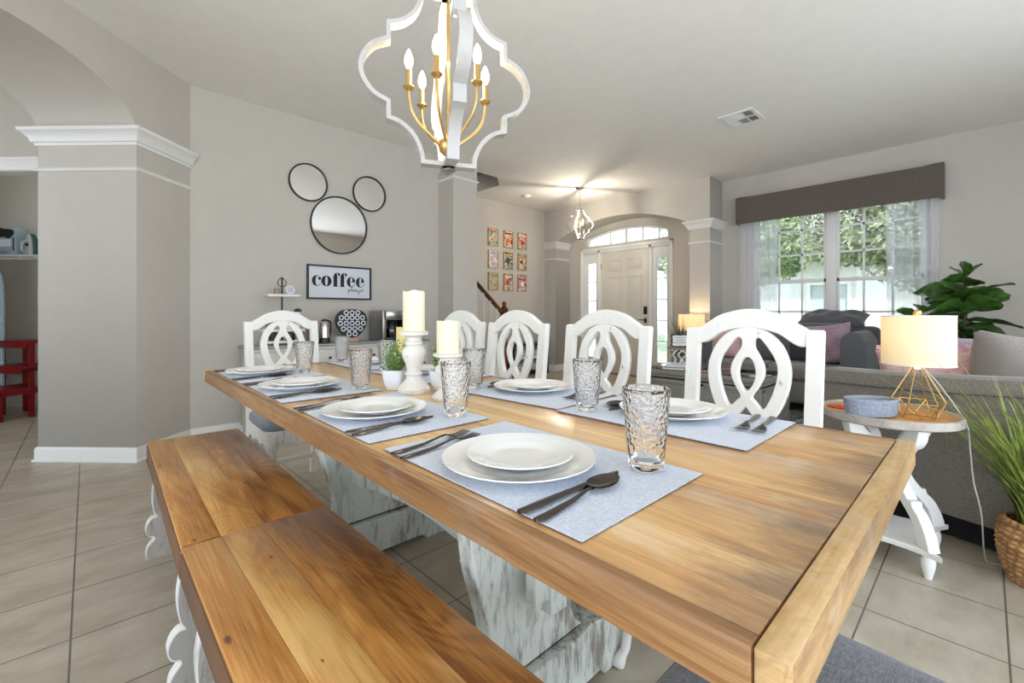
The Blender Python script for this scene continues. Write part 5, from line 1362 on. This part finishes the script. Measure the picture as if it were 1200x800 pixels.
# ------------------------------------------------------------------ outside
slab('exterior_ground', 6.72, 40, -25, 30, -.35, -.15, mat('lawn', (146, 156, 124), .9, var=.3, vs=3))
slab('exterior_path', 6.72, 9.2, 1.9, 6.2, -.15, -.05, mat('concrete', (190, 188, 182), .8))
def house():
    t = thing('neighbour_house', 'pale house with grey roof across the lawn beyond the window', 'house', (17.5, 3.2, -.15))
    MB().box(0, 6, -5, 6, 0, 3.0).build('wall', mat('house_white', (226, 224, 220), .8), t, smooth=False)
    for y in (-2.5, .3, 3.4):
        f = MB().add(shape([[(y-.6, .7), (y+.6, .7), (y+.6, 2.2), (y-.6, 2.2)], [(y-.5, .8), (y+.5, .8), (y+.5, 2.1), (y-.5, 2.1)]], .08), T(-.03, 0, 0) @ YZ).build('window', M_trim, t, smooth=False)
        MB().box(-.02, -.005, y-.5, y+.5, .8, 2.1).build('pane', mat('house_glass', (186, 192, 196), .1), f, smooth=False)
    MB().add(shape([[(-.7, 3.0), (6.7, 3.0), (3, 5.2)]], 12, 0), T(0, .5, 0) @ XZ).build('roof', mat('shingle', (132, 128, 124), .9, var=.2), t, smooth=False)
house()
def railing():
    t = thing('porch_railing', 'white porch railing outside behind the entry-side curtain', 'railing', (8.7, 3.3, -.15))
    m = MB().box(-.03, .03, -1.1, 1.1, .98, 1.05, .005); m.box(-.025, .025, -1.1, 1.1, .14, .2, .004); m.build('rails', M_trim, t)
    for k in range(17): MB().box(-.018, .018, -1.08+k*.135-.018, -1.08+k*.135+.018, 0, 1.0).build('baluster', M_trim, t)
railing()
def tree(x, y, h, R, n, label, col, seed, zc=None, leaf=.13):
    rr = random.Random(seed); t = thing('broadleaf_tree', label, 'tree', (x, y, -.15), 0, 'trees outside the window')
    tk = MB().tube(spl([(0, 0, 0), (.05, .03, h*.35), (0, -.04, h*.62)], 5), [.13]*5+[.10]*6, 10)
    br = []
    for k in range(16):
        a = k*2.4; e = rr.uniform(.1, .9); L = R*rr.uniform(.6, 1.0); z0 = h*rr.uniform(.35, .62); d = Vector((math.cos(a)*math.cos(e), math.sin(a)*math.cos(e), math.sin(e)))
        p = Vector((0, 0, z0)); q_ = p+d*L; tk.tube([p, p.lerp(q_, .5)+Vector((0, 0, .12)), q_], [.05, .03, .012], 6); br.append((p, q_))
    tk.build('trunk', mat('tree_bark', (112, 100, 84), .9, var=.3), t)
    f = MB(); zc = zc or h*.66
    for i in range(n):
        u = rr.random()**.45; a = rr.uniform(0, 2*PI); c = rr.uniform(-1, 1); s = math.sqrt(1-c*c); 
        p = Vector((R*u*s*math.cos(a), R*u*s*math.sin(a), zc+R*.85*u*c)); p += Vector((math.sin(p.x*3+seed), math.cos(p.y*3), math.sin(p.z*4)))*.18
        d = Vector((rr.uniform(-1, 1), rr.uniform(-1, 1), rr.uniform(-1, .6))).normalized(); sd = d.orthogonal().normalized(); L = leaf*rr.uniform(.6, 1.3)
        f.quad(p, p+d*L*.5+sd*L*.28, p+d*L, p+d*L*.5-sd*L*.28)
    f.build('crown', mat('tree_leaf_%d' % seed, col, .6, var=.45, vs=3), t, smooth=False)
tree(11.6, .6, 5.6, 2.4, 40000, 'leafy tree right outside the window, behind the centre mullion', (150, 156, 118), 31, 3.6)
tree(13.4, 5.0, 5.4, 2.0, 22000, 'leafy tree outside the entry half of the window', (160, 178, 128), 32, 3.3)
tree(15.0, -4.0, 5.4, 2.2, 6000, 'leafy tree outside beyond the fig-side curtain', (156, 164, 126), 33, 3.5, .15)
def shrub(x, y, R, lab, seed):
    rr = random.Random(seed); f = MB()
    for i in range(2200):
        u = rr.random()**.4; a = rr.uniform(0, 2*PI); c = rr.uniform(-.2, 1); s = math.sqrt(max(0, 1-c*c)); p = Vector((R*u*s*math.cos(a), R*u*s*math.sin(a), .15+R*1.1*u*c))
        d = Vector((rr.uniform(-1, 1), rr.uniform(-1, 1), rr.uniform(-.3, 1))).normalized(); sd = d.orthogonal().normalized()*.02; f.quad(p, p+d*.04+sd, p+d*.08, p+d*.04-sd)
    t = thing('garden_shrub', lab, 'shrub', (x, y, -.15), 0, 'shrubs outside'); f.build('foliage', mat('shrub_leaf', (104, 136, 84), .6, var=.4, vs=6), t, smooth=False)
    MB().tube([(0, 0, 0), (.02, 0, R*.6)], .03, 8).build('stem', MATS['tree_bark'], t)
shrub(7.9, 4.85, .45, 'round green shrub outside the door sidelight nearer the lamp', 51); shrub(9.0, .2, .8, 'green shrub on the lawn outside the living room window', 52)

# ------------------------------------------------------------------ light, sky, camera
w = bpy.data.worlds.new('sky'); bpy.context.scene.world = w; w.use_nodes = True
bg = w.node_tree.nodes['Background']; tcw = w.node_tree.nodes.new('ShaderNodeTexCoord'); sp_ = w.node_tree.nodes.new('ShaderNodeSeparateXYZ'); rw = w.node_tree.nodes.new('ShaderNodeValToRGB')
w.node_tree.links.new(tcw.outputs['Generated'], sp_.inputs[0]); w.node_tree.links.new(sp_.outputs['Z'], rw.inputs[0])
rw.color_ramp.elements[0].position = 0; rw.color_ramp.elements[0].color = (.82, .90, 1, 1); rw.color_ramp.elements[1].position = .9; rw.color_ramp.elements[1].color = (.58, .76, 1, 1)
w.node_tree.links.new(rw.outputs[0], bg.inputs[0]); bg.inputs[1].default_value = 6.0
sun = bpy.data.lights.new('sun', 'SUN'); sun.energy = 8; sun.color = (1, .96, .88); sun.angle = math.radians(1.5)
so = bpy.data.objects.new('sun', sun); C.objects.link(so); so.rotation_euler = Vector((.40, .44, -.80)).to_track_quat('-Z', 'Y').to_euler(); so.location = (0, 0, 9)

cam = bpy.data.cameras.new('camera'); cam.sensor_width = 36; cam.lens = 525/1200*36; cam.shift_y = -34/1200; cam.clip_start = .02; cam.clip_end = 200
co = bpy.data.objects.new('camera', cam); C.objects.link(co); co.location = (0, 0, 1.05); co.rotation_euler = (PI/2, 0, -math.radians(43.43))
sc = bpy.context.scene; sc.camera = co
sc.view_settings.view_transform = 'Standard'; sc.view_settings.look = 'None'; sc.view_settings.gamma = 1; sc.view_settings.use_curve_mapping = False
sc.view_settings.exposure = -0.58
sc.cycles.max_bounces = 12; sc.cycles.diffuse_bounces = 6; sc.cycles.transmission_bounces = 10; sc.cycles.transparent_max_bounces = 12; sc.cycles.sample_clamp_indirect = 6
sc.cycles.use_denoising = True
